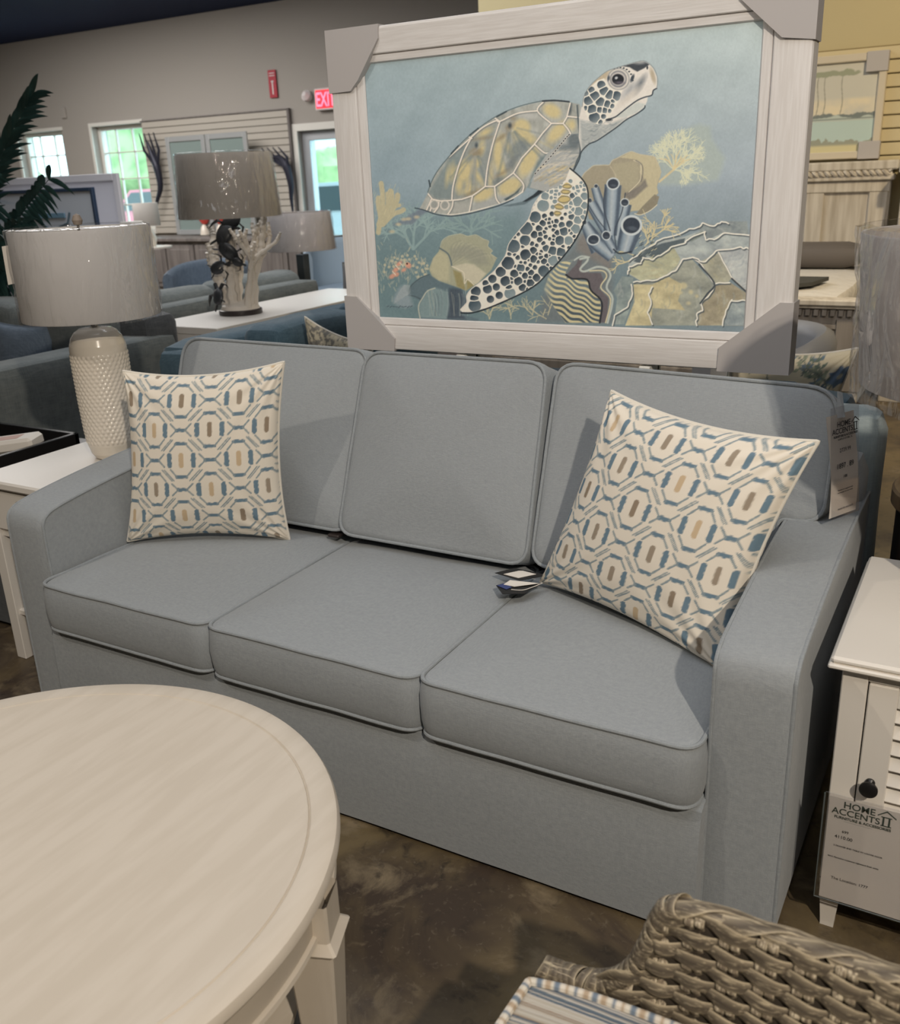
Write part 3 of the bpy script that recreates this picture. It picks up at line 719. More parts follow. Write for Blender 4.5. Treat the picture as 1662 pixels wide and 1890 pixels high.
# right lamp on the nightstand: only the shade's edge is in view
rc = np.array((2.245, .50, .622))
lr = thing('table_lamp', rc, 'lamp with wide grey-white shade in crumpled plastic on the right nightstand', 'lamp')
put(MB().lathe([(0, 0), (.075, 0), (.078, .012), (.05, .03), (.07, .10), (.085, .18), (.06, .27), (.03, .33), (.012, .36), (.008, .44), (.006, .70), (0, .70)], 40), rc).build('base', ceramic_m, lr)
sh = put(shade_mb(.262, .285, .445, .725), rc).build('lamp_shade', shadeb_m, lr)
put(film_mb(.262, .285, .42, .735, 9, .009, flare=.6), rc).build('plastic_wrap', film_m, sh)
# ------------------------------------------------------------------ the turtle picture
FX0, FX1, FZ0, FZ1 = .322, 1.738, .945, 1.897
CX0, CX1, CZ0, CZ1, CY = .438, 1.612, 1.046, 1.800, 1.106
class Paint:
    """soft vector painting evaluated at every vertex of the canvas"""
    def __init__(s, nx, nz):
        X, Z = np.meshgrid(np.linspace(CX0, CX1, nx), np.linspace(CZ0, CZ1, nz), indexing='ij')
        s.X, s.Z = X, Z
        d = np.stack([X, np.full_like(X, 1.1), Z], -1) - CAM
        w = d @ CF; s.x = 831 + FPX * (d @ CR) / w; s.y = 945 - FPX * (d @ CU) / w
        s.C = np.zeros(X.shape + (3,)); s.nx, s.nz = nx, nz
        s.kx = (nx - 1) / (s.x[-1, 0] - s.x[0, 0]); s.mask = None
        n = 9
    def win(s, pts, pad):
        pts = np.asarray(pts); a, b = pts.min(0) - pad, pts.max(0) + pad
        m = (s.x >= a[0]) & (s.x <= b[0]) & (s.y >= a[1]) & (s.y <= b[1])
        i = np.where(m.any(1))[0]; j = np.where(m.any(0))[0]
        if len(i) == 0 or len(j) == 0: return None
        return slice(i[0], i[-1] + 1), slice(j[0], j[-1] + 1)
    def blend(s, w, a, col):
        if s.mask is not None: a = a * s.mask[w]
        s.C[w] = s.C[w] * (1 - a[..., None]) + np.array(col, float) * a[..., None]
    def polymask(s, pts, soft=.8):
        pts = np.asarray(pts, float); w = s.win(pts, soft * 2 + 1)
        if w is None: return None, None
        x, y = s.x[w], s.y[w]; ins = np.zeros(x.shape, bool); d = np.full(x.shape, 1e9)
        for k in range(len(pts)):
            (x1, y1), (x2, y2) = pts[k - 1], pts[k]
            if y1 != y2:
                c = ((y1 > y) != (y2 > y)) & (x < (x2 - x1) * (y - y1) / (y2 - y1) + x1); ins ^= c
            dx, dy = x2 - x1, y2 - y1; t = np.clip(((x - x1) * dx + (y - y1) * dy) / (dx * dx + dy * dy + 1e-9), 0, 1)
            d = np.minimum(d, (x - x1 - t * dx) ** 2 + (y - y1 - t * dy) ** 2)
        d = np.sqrt(d); d = np.where(ins, -d, d)
        return w, np.clip(.5 - d / (2 * soft), 0, 1)
    def poly(s, pts, col, soft=.8, a=1):
        w, m = s.polymask(pts, soft)
        if w is not None: s.blend(w, m * a, col)
    def setmask(s, pts, soft=.8):
        if pts is None: s.mask = None; return
        s.mask = None; w, m = s.polymask(pts, soft); s.mask = np.zeros(s.x.shape); s.mask[w] = m
    def line(s, pts, wd, col, soft=.7, a=1, sm=True, taper=False):
        pts = crom(pts, 5) if sm and len(pts) > 2 else np.asarray(pts, float)
        w = s.win(pts, wd + soft * 2)
        if w is None: return
        x, y = s.x[w], s.y[w]; best = np.full(x.shape, 1e9); n = len(pts) - 1
        for k in range(n):
            (x1, y1), (x2, y2) = pts[k], pts[k + 1]; dx, dy = x2 - x1, y2 - y1
            t = np.clip(((x - x1) * dx + (y - y1) * dy) / (dx * dx + dy * dy + 1e-9), 0, 1)
            ww = wd / 2 * (1 if not taper else (.25 + .75 * (1 - (k + t) / n)))
            best = np.minimum(best, np.hypot(x - x1 - t * dx, y - y1 - t * dy) - ww)
        s.blend(w, np.clip(.5 - best / (2 * soft), 0, 1) * a, col)
    def ell(s, c, r, col, ang=0, soft=.8, a=1, core=None):
        c = np.array(c, float); R = max(r); w = s.win([c - R, c + R], soft * 3)
        if w is None: return
        x, y = s.x[w] - c[0], s.y[w] - c[1]; t = math.radians(ang)
        u = (x * math.cos(t) + y * math.sin(t)) / r[0]; v = (-x * math.sin(t) + y * math.cos(t)) / r[1]
        q = np.sqrt(u * u + v * v) + 1e-6; d = (q - 1) * min(r)
        s.blend(w, np.clip(.5 - d / (2 * soft), 0, 1) * a, col)
def fbm(x, y, seed=0, oct=4):
    r = np.random.default_rng(seed); out = np.zeros_like(x); amp = 1; tot = 0
    for o in range(oct):
        T = r.random((64, 64)); f = 2 ** o
        u, v = x * f, y * f; i, j = np.floor(u).astype(int), np.floor(v).astype(int); fu, fv = u - i, v - j
        fu = fu * fu * (3 - 2 * fu); fv = fv * fv * (3 - 2 * fv)
        g = lambda a, b: T[a % 64, b % 64]
        out += amp * ((g(i, j) * (1 - fu) + g(i + 1, j) * fu) * (1 - fv) + (g(i, j + 1) * (1 - fu) + g(i + 1, j + 1) * fu) * fv); tot += amp; amp *= .55
    return out / tot
def cells(s, region, ctr, rad, cols, lw, inner=.5, edgec=(212, 206, 196)):
    """packed scales: additively weighted cells with pale seams between them"""
    w, m = s.polymask(region, .8); X_, Y_ = s.x[w], s.y[w]
    b1 = np.full(X_.shape, 1e9); b2 = np.full(X_.shape, 1e9); who = np.zeros(X_.shape, int)
    for i, ((cx, cy), r) in enumerate(zip(ctr, rad)):
        d = np.hypot(X_ - cx, Y_ - cy) - r; c = d < b1; b2 = np.where(c, b1, np.minimum(b2, d)); who = np.where(c, i, who); b1 = np.where(c, d, b1)
    seam = np.clip((b2 - b1 - lw) / 1.2 + .5, 0, 1) * np.clip((1.6 - b1) / 1.2 + .5, 0, 1)
    R_ = np.array(rad)[who]; C_ = np.array([c[0] for c in ctr])[who], np.array([c[1] for c in ctr])[who]
    lit = np.clip((((X_ - C_[0]) * .6 + (Y_ - C_[1]) * .8) / (R_ + .1)) * .5 + .35, 0, 1) * inner
    col = np.array(cols, float)[who]; col = col * (1 - lit[..., None]) + np.array((150, 162, 166)) * lit[..., None]
    out = np.array(edgec, float) * (1 - seam[..., None]) + col * seam[..., None]
    s.C[w] = s.C[w] * (1 - m[..., None]) + out * m[..., None]
p = Paint(900, 580); x, y = p.x, p.y
def lerp(a, b, t): return np.array(a, float) * (1 - t[..., None]) + np.array(b, float) * t[..., None]
ty = np.clip((y - 60) / 500, 0, 1); tx = np.clip((x - 690) / 690, 0, 1)
top = lerp((138, 160, 168), (160, 178, 182), tx); mid = lerp((128, 152, 166), (140, 157, 170), tx); low = lerp((92, 120, 128), (110, 128, 138), tx)
t1 = np.clip(ty / .55, 0, 1)[..., None]; t2 = np.clip((ty - .55) / .35, 0, 1)[..., None]
p.C = (top * (1 - t1) + mid * t1) * (1 - t2) + low * t2
p.C += (fbm(x / 90, y / 45, 1) - .5)[..., None] * 16 + (fbm((x + y * .6) / 30, (y - x * .4) / 200, 2) - .5)[..., None] * 10
def cf(sc, ox, oy): return lambda L: [(ox + a / sc, oy + b / sc) for a, b in L]
c1 = cf(4.617, 760, 160); c2 = cf(4.888, 1020, 90); c3 = cf(5.54, 830, 300); c4 = cf(4.617, 1030, 270); c5 = cf(5.936, 680, 320)
CRM = (212, 206, 196); DK = (48, 58, 66); YL = (188, 176, 128)
R = random.Random(5)
def tree(root, ang, ln, wd, dep, col, spread=.5, n=3, a=1, shrink=.72):
    pts = [root]; aa = ang
    for k in range(4):
        aa += R.uniform(-.16, .16); q = pts[-1]; pts.append((q[0] + math.cos(aa) * ln / 4, q[1] + math.sin(aa) * ln / 4))
    p.line(pts, wd, col, .7, a)
    if dep > 0:
        for k in range(n):
            f = R.uniform(.35, 1); i = int(f * 4); i = min(i, 4)
            tree(pts[i], aa + (k - (n - 1) / 2) * spread + R.uniform(-.25, .25), ln * shrink * R.uniform(.7, 1.1), max(.8, wd * .7), dep - 1, col, spread, n, a, shrink)
# --- left reef
p.poly(c5([(60, 640), (500, 440), (1000, 480), (1650, 400), (1700, 1700), (60, 1700)]), (98, 126, 133), 14, .55)
for rt_, an, ln in (((480, 830), -2.2, 260), ((480, 830), -1.5, 300), ((490, 830), -.8, 330), ((380, 700), -2.4, 180)):
    tree(c5([rt_])[0], an, ln / 5.936, 4.5, 3, (128, 157, 160), .65, 3, .8)
for an in (-2.4, -1.7, -1.0, -.3, -2.9): tree(c5([(1120, 640)])[0], an, 44, 4.2, 2, (122, 150, 153), .7, 3, .8)
p.line(c5([(1110, 740), (1120, 600)]), 5, (122, 150, 153))
for L, w_ in (([(100, 650), (125, 480), (150, 300), (130, 110)], 9), ([(110, 560), (180, 400), (240, 300), (235, 200)], 11), ([(140, 560), (230, 440), (300, 300), (310, 240)], 10), ([(150, 560), (260, 450), (340, 420), (375, 400)], 9), ([(130, 500), (100, 350), (100, 270)], 9), ([(200, 440), (280, 370), (330, 350)], 7), ([(200, 380), (200, 280), (195, 220)], 7)):
    p.line(c5(L), w_, (172, 168, 138), 1.0)
for k in range(60):
    a_ = R.uniform(-2.9, -.4); r_ = R.uniform(20, 95); q = c5([(150, 560)])[0]; q = (q[0] + math.cos(a_) * r_ * .5, q[1] + math.sin(a_) * r_ * .8)
    p.line([q, (q[0] + 3, q[1] - 8)], 1.0, (190, 184, 150), .6, .35)
p.poly(c5([(270, 560), (560, 390), (640, 420), (560, 470), (480, 560)]), (104, 118, 135), 2, .8)
for q in ((380, 505), (430, 500), (320, 560), (250, 640), (520, 480)): p.ell(c5([q])[0], (5, 3), (190, 178, 145), 0, 1.5, .7)
for k in range(150):
    q = (R.uniform(90, 620), R.gauss(1020, 110)); 
    if q[1] > 1350: continue
    p.line(c5([q, (q[0] + R.uniform(-25, 25), q[1] + R.uniform(20, 60))]), R.uniform(1, 2.2), (165, 168, 150), .8, R.uniform(.3, .7))
for k in range(45):
    a_ = R.uniform(-3.0, .1); r_ = R.uniform(80, 190); q = (400 + math.cos(a_) * r_ * 1.5, 1130 + math.sin(a_) * r_ * 1.3)
    p.ell(c5([q])[0], (2.6, 2.6), (178, 174, 148), 0, .8, .8)
for q, r_ in (((330, 990), (6, 3.5)), ((430, 1010), (5, 6)), ((290, 1060), (7, 4)), ((250, 1130), (6, 4)), ((300, 1110), (5, 4)), ((380, 1060), (5, 3))):
    p.ell(c5([q])[0], r_, (206, 140, 116), -35, 1.4, .85)
for q in ((310, 1030), (355, 1000), (275, 1095)): p.line(c5([(q[0] - 20, q[1] - 20), (q[0] + 15, q[1] + 20)]), 1.8, (205, 200, 185), .6, .8)
p.ell(c5([(415, 992)])[0], (1.6, 1.6), (70, 40, 40), 0, .6)
fan = [(780, 810), (800, 740), (870, 690), (1000, 665), (1080, 690), (1170, 675), (1250, 720), (1310, 745), (1300, 800), (1350, 850), (1330, 880), (1400, 930), (1340, 1060), (1200, 1200), (1060, 1290), (950, 1250), (780, 1190), (690, 1140), (655, 1050), (700, 930), (760, 860)]
p.poly(c5(fan), (150, 154, 132), 1.2)
p.setmask(c5(fan), 1)
for k in range(16): p.line(c5([(900 + 20 * math.cos(k), 1010), (960 + 26 * k - 60, 860 - 30 * math.sin(k * .2 + .6) * 3), (1000 + 25 * k, 740 + k * 14)]), 1.6, (172, 172, 148) if k % 2 else (128, 134, 120), 1.6, .5)
p.poly(c5([(700, 920), (770, 850), (860, 900), (880, 1010), (880, 1180), (760, 1180), (660, 1060)]), (172, 170, 140), 3, .8)
p.poly(c5([(880, 830), (1060, 790), (1250, 850), (1320, 1000), (1180, 1010), (1030, 920), (920, 950)]), (132, 136, 126), 4, .6)
p.poly(c5([(905, 1020), (1060, 985), (1150, 1000), (1280, 1100), (1180, 1230), (1050, 1160), (1000, 1090)]), (186, 182, 160), 2, .85)
p.poly(c5([(920, 1060), (1010, 1090), (1060, 1290), (960, 1240)]), (140, 132, 88), 2, .9); p.poly(c5([(1070, 1170), (1160, 1230), (1070, 1290)]), (140, 132, 88), 2, .9)
p.setmask(None)
p.line(c5([(770, 820), (860, 880), (895, 960), (905, 1020)]), 2.5, (88, 105, 112), 1); p.line(c5(fan[:12]), 1.2, (180, 178, 150), .8, .8)
p.line(c5([(905, 1020), (990, 1060), (1040, 1100), (1045, 1210), (1080, 1165), (1150, 1225)]), 1.6, (200, 194, 172), .7)
p.poly(c5([(430, 1330), (450, 1230), (560, 1140), (660, 1110), (760, 1180), (960, 1250), (1070, 1300), (1100, 1380), (1060, 1560), (1200, 1600), (1200, 1700), (540, 1700), (560, 1400)]), (88, 110, 120), 1.5)
p.poly(c5([(880, 1260), (1000, 1270), (1080, 1400), (1010, 1540), (1060, 1600), (850, 1600)]), (66, 78, 92), 3, .9)
p.poly(c5([(580, 1380), (640, 1290), (720, 1250), (860, 1300), (880, 1440), (850, 1600), (560, 1580), (545, 1460)]), (118, 142, 146), 2, .85)
for k in range(26):
    a_ = R.uniform(0, 1); p.line(c5([(600 + 480 * a_, 1270 + 60 * R.random()), (620 + 470 * a_, 1400), (640 + 440 * a_ + R.uniform(-30, 30), 1560)]), R.uniform(.8, 1.8), R.choice([(150, 168, 168), (98, 118, 128), (165, 170, 155), (75, 90, 102)]), 1, .45)
p.line(c5([(560, 1600), (540, 1460), (590, 1360), (640, 1290), (720, 1260)]), 2, (172, 176, 162), 1)
p.line(c5([(430, 1340), (455, 1240), (560, 1150), (660, 1110)]), 1.6, (70, 88, 96), .8)
p.line(c5([(430, 1340), (500, 1350), (560, 1380)]), 1.6, (70, 88, 96), .8)
p.poly(c5([(250, 1400), (330, 1250), (400, 1220), (440, 1320), (480, 1450), (400, 1480), (300, 1450)]), (132, 148, 158), 4, .8)
for k in range(14): p.line(c5([(270 + k * 12, 1430 - k * 8), (330 + k * 9, 1300), (380 + 5 * k, 1230)]), 1.2, (165, 172, 172), 1, .35)
for k in range(9): p.line(c5([(195 + k * 32, 1468 + R.uniform(-8, 8)), (215 + k * 32, 1458 + R.uniform(-6, 10))]), 1.4, (60, 72, 84), .6, .7)
# --- centre bottom
p.poly(c3([(1000, 1150), (1400, 700), (1662, 700), (1662, 1640), (900, 1640)]), (104, 112, 116), 6, .75)
p.poly(c3([(1290, 760), (1400, 700), (1640, 900), (1640, 1100), (1300, 900)]), (126, 118, 112), 5, .6)
for (rx, ry), an in (((840, 1560), -2.3), ((840, 1560), -1.5), ((1000, 1560), -1.3), ((620, 1600), -1.6), ((400, 1600), -2), ((400, 1600), -1.3), ((980, 1600), -2.5), ((700, 1500), -2.7)):
    tree(c3([(rx, ry)])[0], an, 26, 2.4, 2, (176, 172, 142), .8, 3, .75)
clam = c3([(960, 1300), (1010, 1150), (1130, 1020), (1250, 1000), (1180, 1120), (1190, 1190), (1400, 1180), (1440, 1280), (1530, 1400), (1560, 1640), (1180, 1640), (1060, 1480)])
p.poly(clam, (150, 158, 146), 1.5); p.setmask(clam, 1)
w = p.win(clam, 2); xx, yy = p.x[w], p.y[w]
ph = (yy - 500) * .62 - (xx - 1040) * .33 + 1.5 * np.sin((xx - 1000) * .16 + (yy - 500) * .03) + 1.1 * np.sin((xx - 1000) * .09 - (yy - 500) * .06)
st = .5 + .5 * np.sin(ph); tt = np.clip((yy - 505) / 70, 0, 1)
cc = lerp((104, 122, 130), (192, 186, 146), np.clip((st - .3) * 2.2, 0, 1)); cc2 = lerp((70, 84, 94), (188, 180, 138), np.clip((st - .25) * 2.4, 0, 1))
cc = cc * (1 - tt[..., None]) + cc2 * tt[..., None]; a_ = p.mask[w][..., None] * np.clip((xx - 1000) / 22, 0, 1)[..., None] * .95
p.C[w] = p.C[w] * (1 - a_) + cc * a_; p.setmask(None)
p.poly(c3([(1180, 1160), (1290, 1040), (1310, 990), (1360, 970), (1330, 1080), (1420, 1130), (1540, 1130), (1570, 1210), (1520, 1290), (1620, 1390), (1600, 1640), (1520, 1640), (1560, 1420), (1440, 1300), (1400, 1200), (1250, 1180)]), (96, 92, 98), 1.2)
p.line(c3([(1185, 1150), (1250, 1190), (1400, 1200), (1440, 1310), (1550, 1430), (1530, 1640)]), 3, (42, 46, 52), .8)
p.line(c3([(1330, 990), (1400, 975), (1400, 1010), (1330, 1090), (1380, 1115), (1500, 1070), (1600, 1090), (1640, 1160), (1600, 1280), (1662, 1400), (1610, 1640)]), 4, (164, 176, 172), 1)
p.line(c3([(1430, 1110), (1560, 1110), (1600, 1170), (1540, 1280), (1640, 1400), (1590, 1640)]), 2.6, (188, 182, 150), .8)
p.line(c3([(1270, 1000), (1340, 960), (1420, 970)]), 3, (164, 176, 172), 1)
# --- right reef
J = lambda L, n=3, am=1.6: [q for i in range(len(L) - 1) for q in [(L[i][0] + (L[i + 1][0] - L[i][0]) * t / n + (R.uniform(-am, am) if t else 0), L[i][1] + (L[i + 1][1] - L[i][1]) * t / n + (R.uniform(-am, am) if t else 0)) for t in range(n)]] + [L[-1]]
def reef(pts, col, strokes, cols, ang, seed):
    P_ = c4(pts); p.poly(P_, col, 1.0); p.setmask(P_, 1); rr = random.Random(seed)
    xs_ = [a for a, b in P_]; ys_ = [b for a, b in P_]
    w = p.win(P_, 1)
    p.C[w] += ((fbm(p.x[w] / 22, p.y[w] / 14, seed, 4) - .5) * 60 * p.mask[w])[..., None] * np.array((1, 1, .8))
    for k in range(strokes):
        q = (rr.uniform(min(xs_), max(xs_)), rr.uniform(min(ys_), max(ys_))); a_ = ang + rr.uniform(-.4, .4); L = rr.uniform(8, 24)
        p.line([q, (q[0] + L * .5 * math.cos(a_), q[1] + L * .5 * math.sin(a_) + 1.5), (q[0] + L * math.cos(a_ + .3), q[1] + L * math.sin(a_ + .3))], rr.uniform(1, 3.5), rr.choice(cols), 1.6, .4)
    p.setmask(None)
G1 = [(170, 176, 172), (128, 142, 146), (112, 126, 134), (150, 160, 155)]; G2 = [(184, 176, 140), (166, 162, 128), (130, 140, 138), (150, 150, 122)]
reef([(1180, 690), (1240, 650), (1330, 670), (1400, 640), (1610, 640), (1630, 800), (1270, 800)], (122, 134, 138), 16, G1, 0, 1)
reef([(600, 990), (700, 900), (800, 840), (880, 800), (1080, 770), (1240, 710), (1270, 800), (1400, 740), (1630, 760), (1630, 1000), (1360, 900), (1260, 990), (1150, 950), (1060, 975), (900, 1100), (700, 1150), (590, 1090)], (148, 160, 162), 46, G1, .3, 2)
reef([(590, 1080), (640, 1010), (760, 960), (980, 860), (1040, 960), (1000, 1060), (860, 1130), (700, 1150)], (160, 164, 138), 40, G2, -.2, 3)
p.poly(c4([(640, 980), (760, 880), (880, 830), (1080, 785), (1070, 830), (960, 860), (830, 960), (760, 930), (690, 1000)]), (82, 96, 104), 1.2); p.poly(c4([(1100, 790), (1230, 720), (1240, 760), (1130, 815)]), (116, 130, 126), 1.2)
reef([(540, 1110), (640, 1120), (620, 1230), (640, 1300), (560, 1520), (470, 1520), (500, 1300), (470, 1230)], (128, 144, 144), 20, G1, 1.3, 4)
reef([(640, 1160), (780, 1150), (900, 1110), (1050, 985), (1140, 965), (1330, 1180), (1220, 1330), (1180, 1530), (570, 1530), (640, 1330)], (140, 146, 136), 30, G1, 1.2, 5)
reef([(640, 1180), (800, 1180), (930, 1110), (1060, 1180), (1020, 1320), (1080, 1400), (800, 1380), (790, 1530), (570, 1530), (650, 1330)], (180, 172, 134), 40, G2, 1.3, 6)
for q, r_ in (((1065, 1190), (7, 6)), ((1130, 1245), (4, 4)), ((1110, 1340), (4, 3)), ((1180, 1280), (3, 3)), ((1040, 1250), (4, 3))): p.ell(c4([q])[0], r_, (184, 176, 138), 0, 2, .8)
reef([(1330, 1190), (1460, 1160), (1600, 1250), (1630, 1530), (1180, 1530), (1220, 1340)], (150, 144, 122), 30, G2 + G1, 1.4, 7)
reef([(1480, 1320), (1620, 1310), (1620, 1530), (1400, 1530)], (132, 146, 150), 14, G1, 1, 8)
reef([(1365, 905), (1560, 860), (1630, 880), (1630, 1230), (1580, 1230), (1480, 1120)], (158, 166, 168), 30, [(196, 196, 192), (128, 142, 150), (176, 182, 182)], 2.2, 9)
reef([(1200, 990), (1340, 920), (1370, 910), (1480, 1120), (1450, 1160), (1340, 1170)], (150, 152, 136), 14, G2, .6, 10)
def edge(L, cd_=True, am=1.9):
    P_ = J(c4(L), 3, am)
    if cd_: p.line([(a + 1.6, b + 2.4) for a, b in P_], 2.6, (66, 78, 86), 1.0, .85)
    p.line(P_, 2.6, (212, 208, 198), .8)
edge([(600, 980), (700, 900), (800, 845), (860, 800), (960, 770), (1090, 720), (1190, 690), (1230, 655), (1330, 680), (1390, 645), (1450, 660)])
edge([(590, 1090), (600, 1030), (700, 1000), (720, 950), (800, 970), (870, 930), (960, 860), (1070, 830), (1100, 800), (1250, 730)]); edge([(1250, 730), (1260, 800), (1330, 795), (1420, 740), (1630, 760)])
edge([(640, 1160), (720, 1150), (840, 1140), (900, 1110), (1000, 1060), (1060, 965), (1150, 950), (1220, 1010), (1330, 1170), (1460, 1165)], am=1)
edge([(1150, 950), (1250, 985), (1350, 890), (1550, 860), (1630, 880)]); edge([(1365, 905), (1420, 1010), (1480, 1120), (1600, 1240)], am=.8)
edge([(1330, 1180), (1300, 1250), (1220, 1330), (1230, 1400), (1180, 1430), (1180, 1530)]); edge([(1480, 1310), (1430, 1400), (1400, 1530)]); edge([(1480, 1320), (1610, 1320)])
edge([(620, 1180), (630, 1260), (590, 1370), (480, 1440), (460, 1530)], am=1); edge([(800, 1200), (770, 1260), (790, 1340), (760, 1420), (800, 1520)], am=1)
p.line(c4([(1200, 1010), (1330, 1170), (1270, 1260), (1210, 1340)]), 3, (58, 68, 76), .9); p.line(c4([(1480, 1130), (1600, 1240)]), 3, (58, 66, 72), .9)
# fan coral
p.poly(c4([(780, 30), (900, -90), (1000, -60), (1110, -160), (1200, -190), (1290, -170), (1310, -60), (1420, 100), (1390, 210), (1360, 290), (1100, 330), (860, 330), (880, 220)]), (150, 166, 162), 5, .8)
fr_ = c2([(960, 1200), (1090, 1090)]); p.line(fr_, 4, (190, 178, 140), .9)
for an, ln in ((-2.5, 40), (-2.1, 46), (-1.75, 52), (-1.4, 54), (-1.05, 52), (-.7, 50), (-.35, 50), (0.0, 46), (.2, 30)):
    tree(fr_[1], an, ln, 2.3, 3, (190, 196, 170), .5, 4, .8, .6)
for an in (-2, -1.5, -1.1, -.6): tree(fr_[1], an, 26, 2.4, 1, (196, 182, 138), .5, 2, .8)
# tan plate coral
tan = [(190, 280), (225, 225), (300, 165), (430, 160), (460, 120), (520, 90), (620, 45), (700, 70), (820, 90), (850, 150), (875, 220), (840, 340), (850, 400), (780, 490), (700, 545), (600, 565), (560, 700), (260, 620)]
p.poly(J(c4(tan), 3, 1), (146, 141, 122), 1.0)
p.poly(J(c4([(520, 95), (620, 45), (700, 70), (820, 90), (850, 150), (875, 220), (840, 340), (850, 400), (700, 545), (600, 560), (600, 450), (700, 350), (740, 300), (690, 220), (700, 150), (640, 110)]), 3, 1), (174, 168, 138), 1.0)
p.poly(c4([(460, 150), (660, 125), (690, 190), (680, 310), (590, 390), (500, 300), (470, 230)]), (156, 152, 128), 2, .9)
p.poly(c4([(560, 410), (700, 330), (740, 280), (760, 340), (650, 440), (600, 460)]), (112, 110, 106), 2, .85)
p.poly(J(c4([(660, 580), (720, 510), (820, 410), (860, 430), (840, 500), (760, 560), (700, 590)]), 2, .6), (128, 124, 108), 1)
p.line(c4([(640, 120), (700, 150), (700, 230), (690, 300), (600, 390)]), 1.5, (190, 184, 160), .8); p.line(c4([(660, 120), (712, 160), (718, 240), (705, 300)]), 2, (98, 98, 98), .8, .7)
p.line(J(c4(tan[:11]), 2, .8), 1.6, (182, 176, 152), .8, .8); p.line(c4([(440, 170), (480, 230), (490, 270)]), 2, (176, 170, 146), 1, .7)
p.line(c4([(650, 575), (700, 585), (780, 550), (840, 500)]), 1.6, (196, 190, 165), .7)
# yellow branch coral right of the sponge
for rr_, an, ln in (((760, 790), -1.9, 24), ((790, 800), -1.2, 34), ((800, 790), -.7, 36), ((840, 700), -.2, 30), ((760, 830), -1.5, 24), ((880, 660), -1.3, 20), ((640, 930), -2.8, 22), ((600, 980), 2.9, 24)):
    tree(c4([rr_])[0], an, ln, 2.6, 2, (190, 180, 140), .7, 3, .9)
for k in range(50): q = (R.uniform(600, 820), R.gauss(860, 50)); p.line(c4([q, (q[0] + 18, q[1] - 14)]), 1.5, R.choice([(200, 190, 150), (60, 70, 76), (150, 160, 150)]), .6, .7)
# tube sponges
def tubesp(a, b, wa, wb, seed=0):
    A, B = np.array(c4([a])[0]), np.array(c4([b])[0]); d = (B - A); L = np.hypot(*d); d /= L; nn = np.array((-d[1], d[0]))
    ts = np.linspace(0, 1, 8); wd = lambda t: (wa + (wb - wa) * t + 3 * math.sin(PI * t)) / 4.617
    pl = [tuple(A + d * L * t + nn * wd(t)) for t in ts] + [tuple(A + d * L * t - nn * wd(t)) for t in ts[::-1]]
    p.poly(pl, (112, 132, 150), 1.0); p.setmask(pl, 1)
    for f, col, al in ((-.8, (66, 80, 98), .8), (.85, (60, 74, 92), .8), (-.2, (160, 176, 188), .6), (.15, (186, 194, 196), .5), (.45, (120, 142, 160), .5)):
        p.line([tuple(A + d * L * t + nn * wd(t) * f) for t in (0, .3, .6, 1)], max(wa, wb) / 4.617 * .45, col, 2.2, al)
    p.setmask(None)
tubesp((310, 350), (400, 640), 34, 44); tubesp((225, 660), (350, 880), 40, 80); tubesp((275, 480), (430, 760), 50, 44); tubesp((565, 490), (490, 800), 60, 60); tubesp((465, 330), (440, 760), 72, 56)
tubesp((300, 800), (460, 940), 66, 56); tubesp((405, 770), (480, 900), 40, 30); tubesp((622, 690), (560, 900), 92, 66)
p.line(c4([(400, 360), (385, 520), (440, 720)]), 2, (60, 72, 88), .9); p.line(c4([(570, 400), (540, 560), (480, 720), (495, 880)]), 1.8, (56, 68, 84), .9)
p.line(c4([(255, 500), (330, 620), (410, 720)]), 1.6, (56, 68, 84), .9); p.line(c4([(470, 880), (520, 915), (620, 900)]), 2.5, (44, 54, 64), 1)
for q, r_ in (((465, 320), (12.5, 11.5)), ((565, 480), (8.5, 8)), ((622, 675), (20, 19)), ((297, 797), (12.5, 10.5)), ((407, 762), (8.5, 9)), ((320, 340), (4, 4)), ((268, 462), (4, 5)), ((222, 645), (4, 6))):
    c_ = c4([q])[0]; p.ell(c_, r_, (178, 190, 196), -10, .8); p.ell(c_, (r_[0] * .78, r_[1] * .76), (52, 62, 76), -10, .9)
    p.ell((c_[0] + r_[0] * .1, c_[1] + r_[1] * .3), (r_[0] * .45, r_[1] * .2), (80, 92, 106), 10, 1.5, .8)
# --- turtle: hind shadow and shell
p.poly(c3([(530, 445), (760, 395), (870, 330), (930, 270), (1000, 280), (900, 340), (760, 430), (600, 450)]), (92, 112, 122), 1.2)
p.poly(c3([(740, 190), (870, 200), (1000, 260), (940, 300), (760, 250)]), (118, 136, 142), 1.2); p.poly(c3([(740, 400), (850, 330), (910, 275), (960, 285), (890, 340), (780, 400)]), (44, 54, 62), 1)
shell = c1([(60, 1040), (130, 910), (160, 820), (210, 720), (320, 590), (400, 500), (480, 425), (600, 330), (700, 265), (800, 215), (900, 175), (1010, 145), (1110, 125), (1220, 120), (1330, 130), (1425, 150), (1425, 270), (1420, 400), (1350, 410), (1240, 490), (1150, 570), (1060, 700), (1000, 820), (950, 900), (850, 960), (740, 1000), (620, 1040), (480, 1075), (330, 1098), (200, 1080)])
p.poly(shell, (150, 156, 152), 1); p.setmask(shell, .8)
w = p.win(shell, 1); p.C[w] += ((fbm(p.x[w] / 9, p.y[w] / 22, 12, 3) - .5) * 50 * p.mask[w])[..., None]
def E1(q, r_, ang=0, col=YL, soft=4, a=.95): p.ell(c1([q])[0], (r_[0] / 4.617, r_[1] / 4.617), col, ang, soft, a)
p.poly(c1([(130, 900), (320, 600), (480, 440), (440, 560), (380, 700), (330, 960), (200, 960)]), (104, 124, 130), 3, .7)
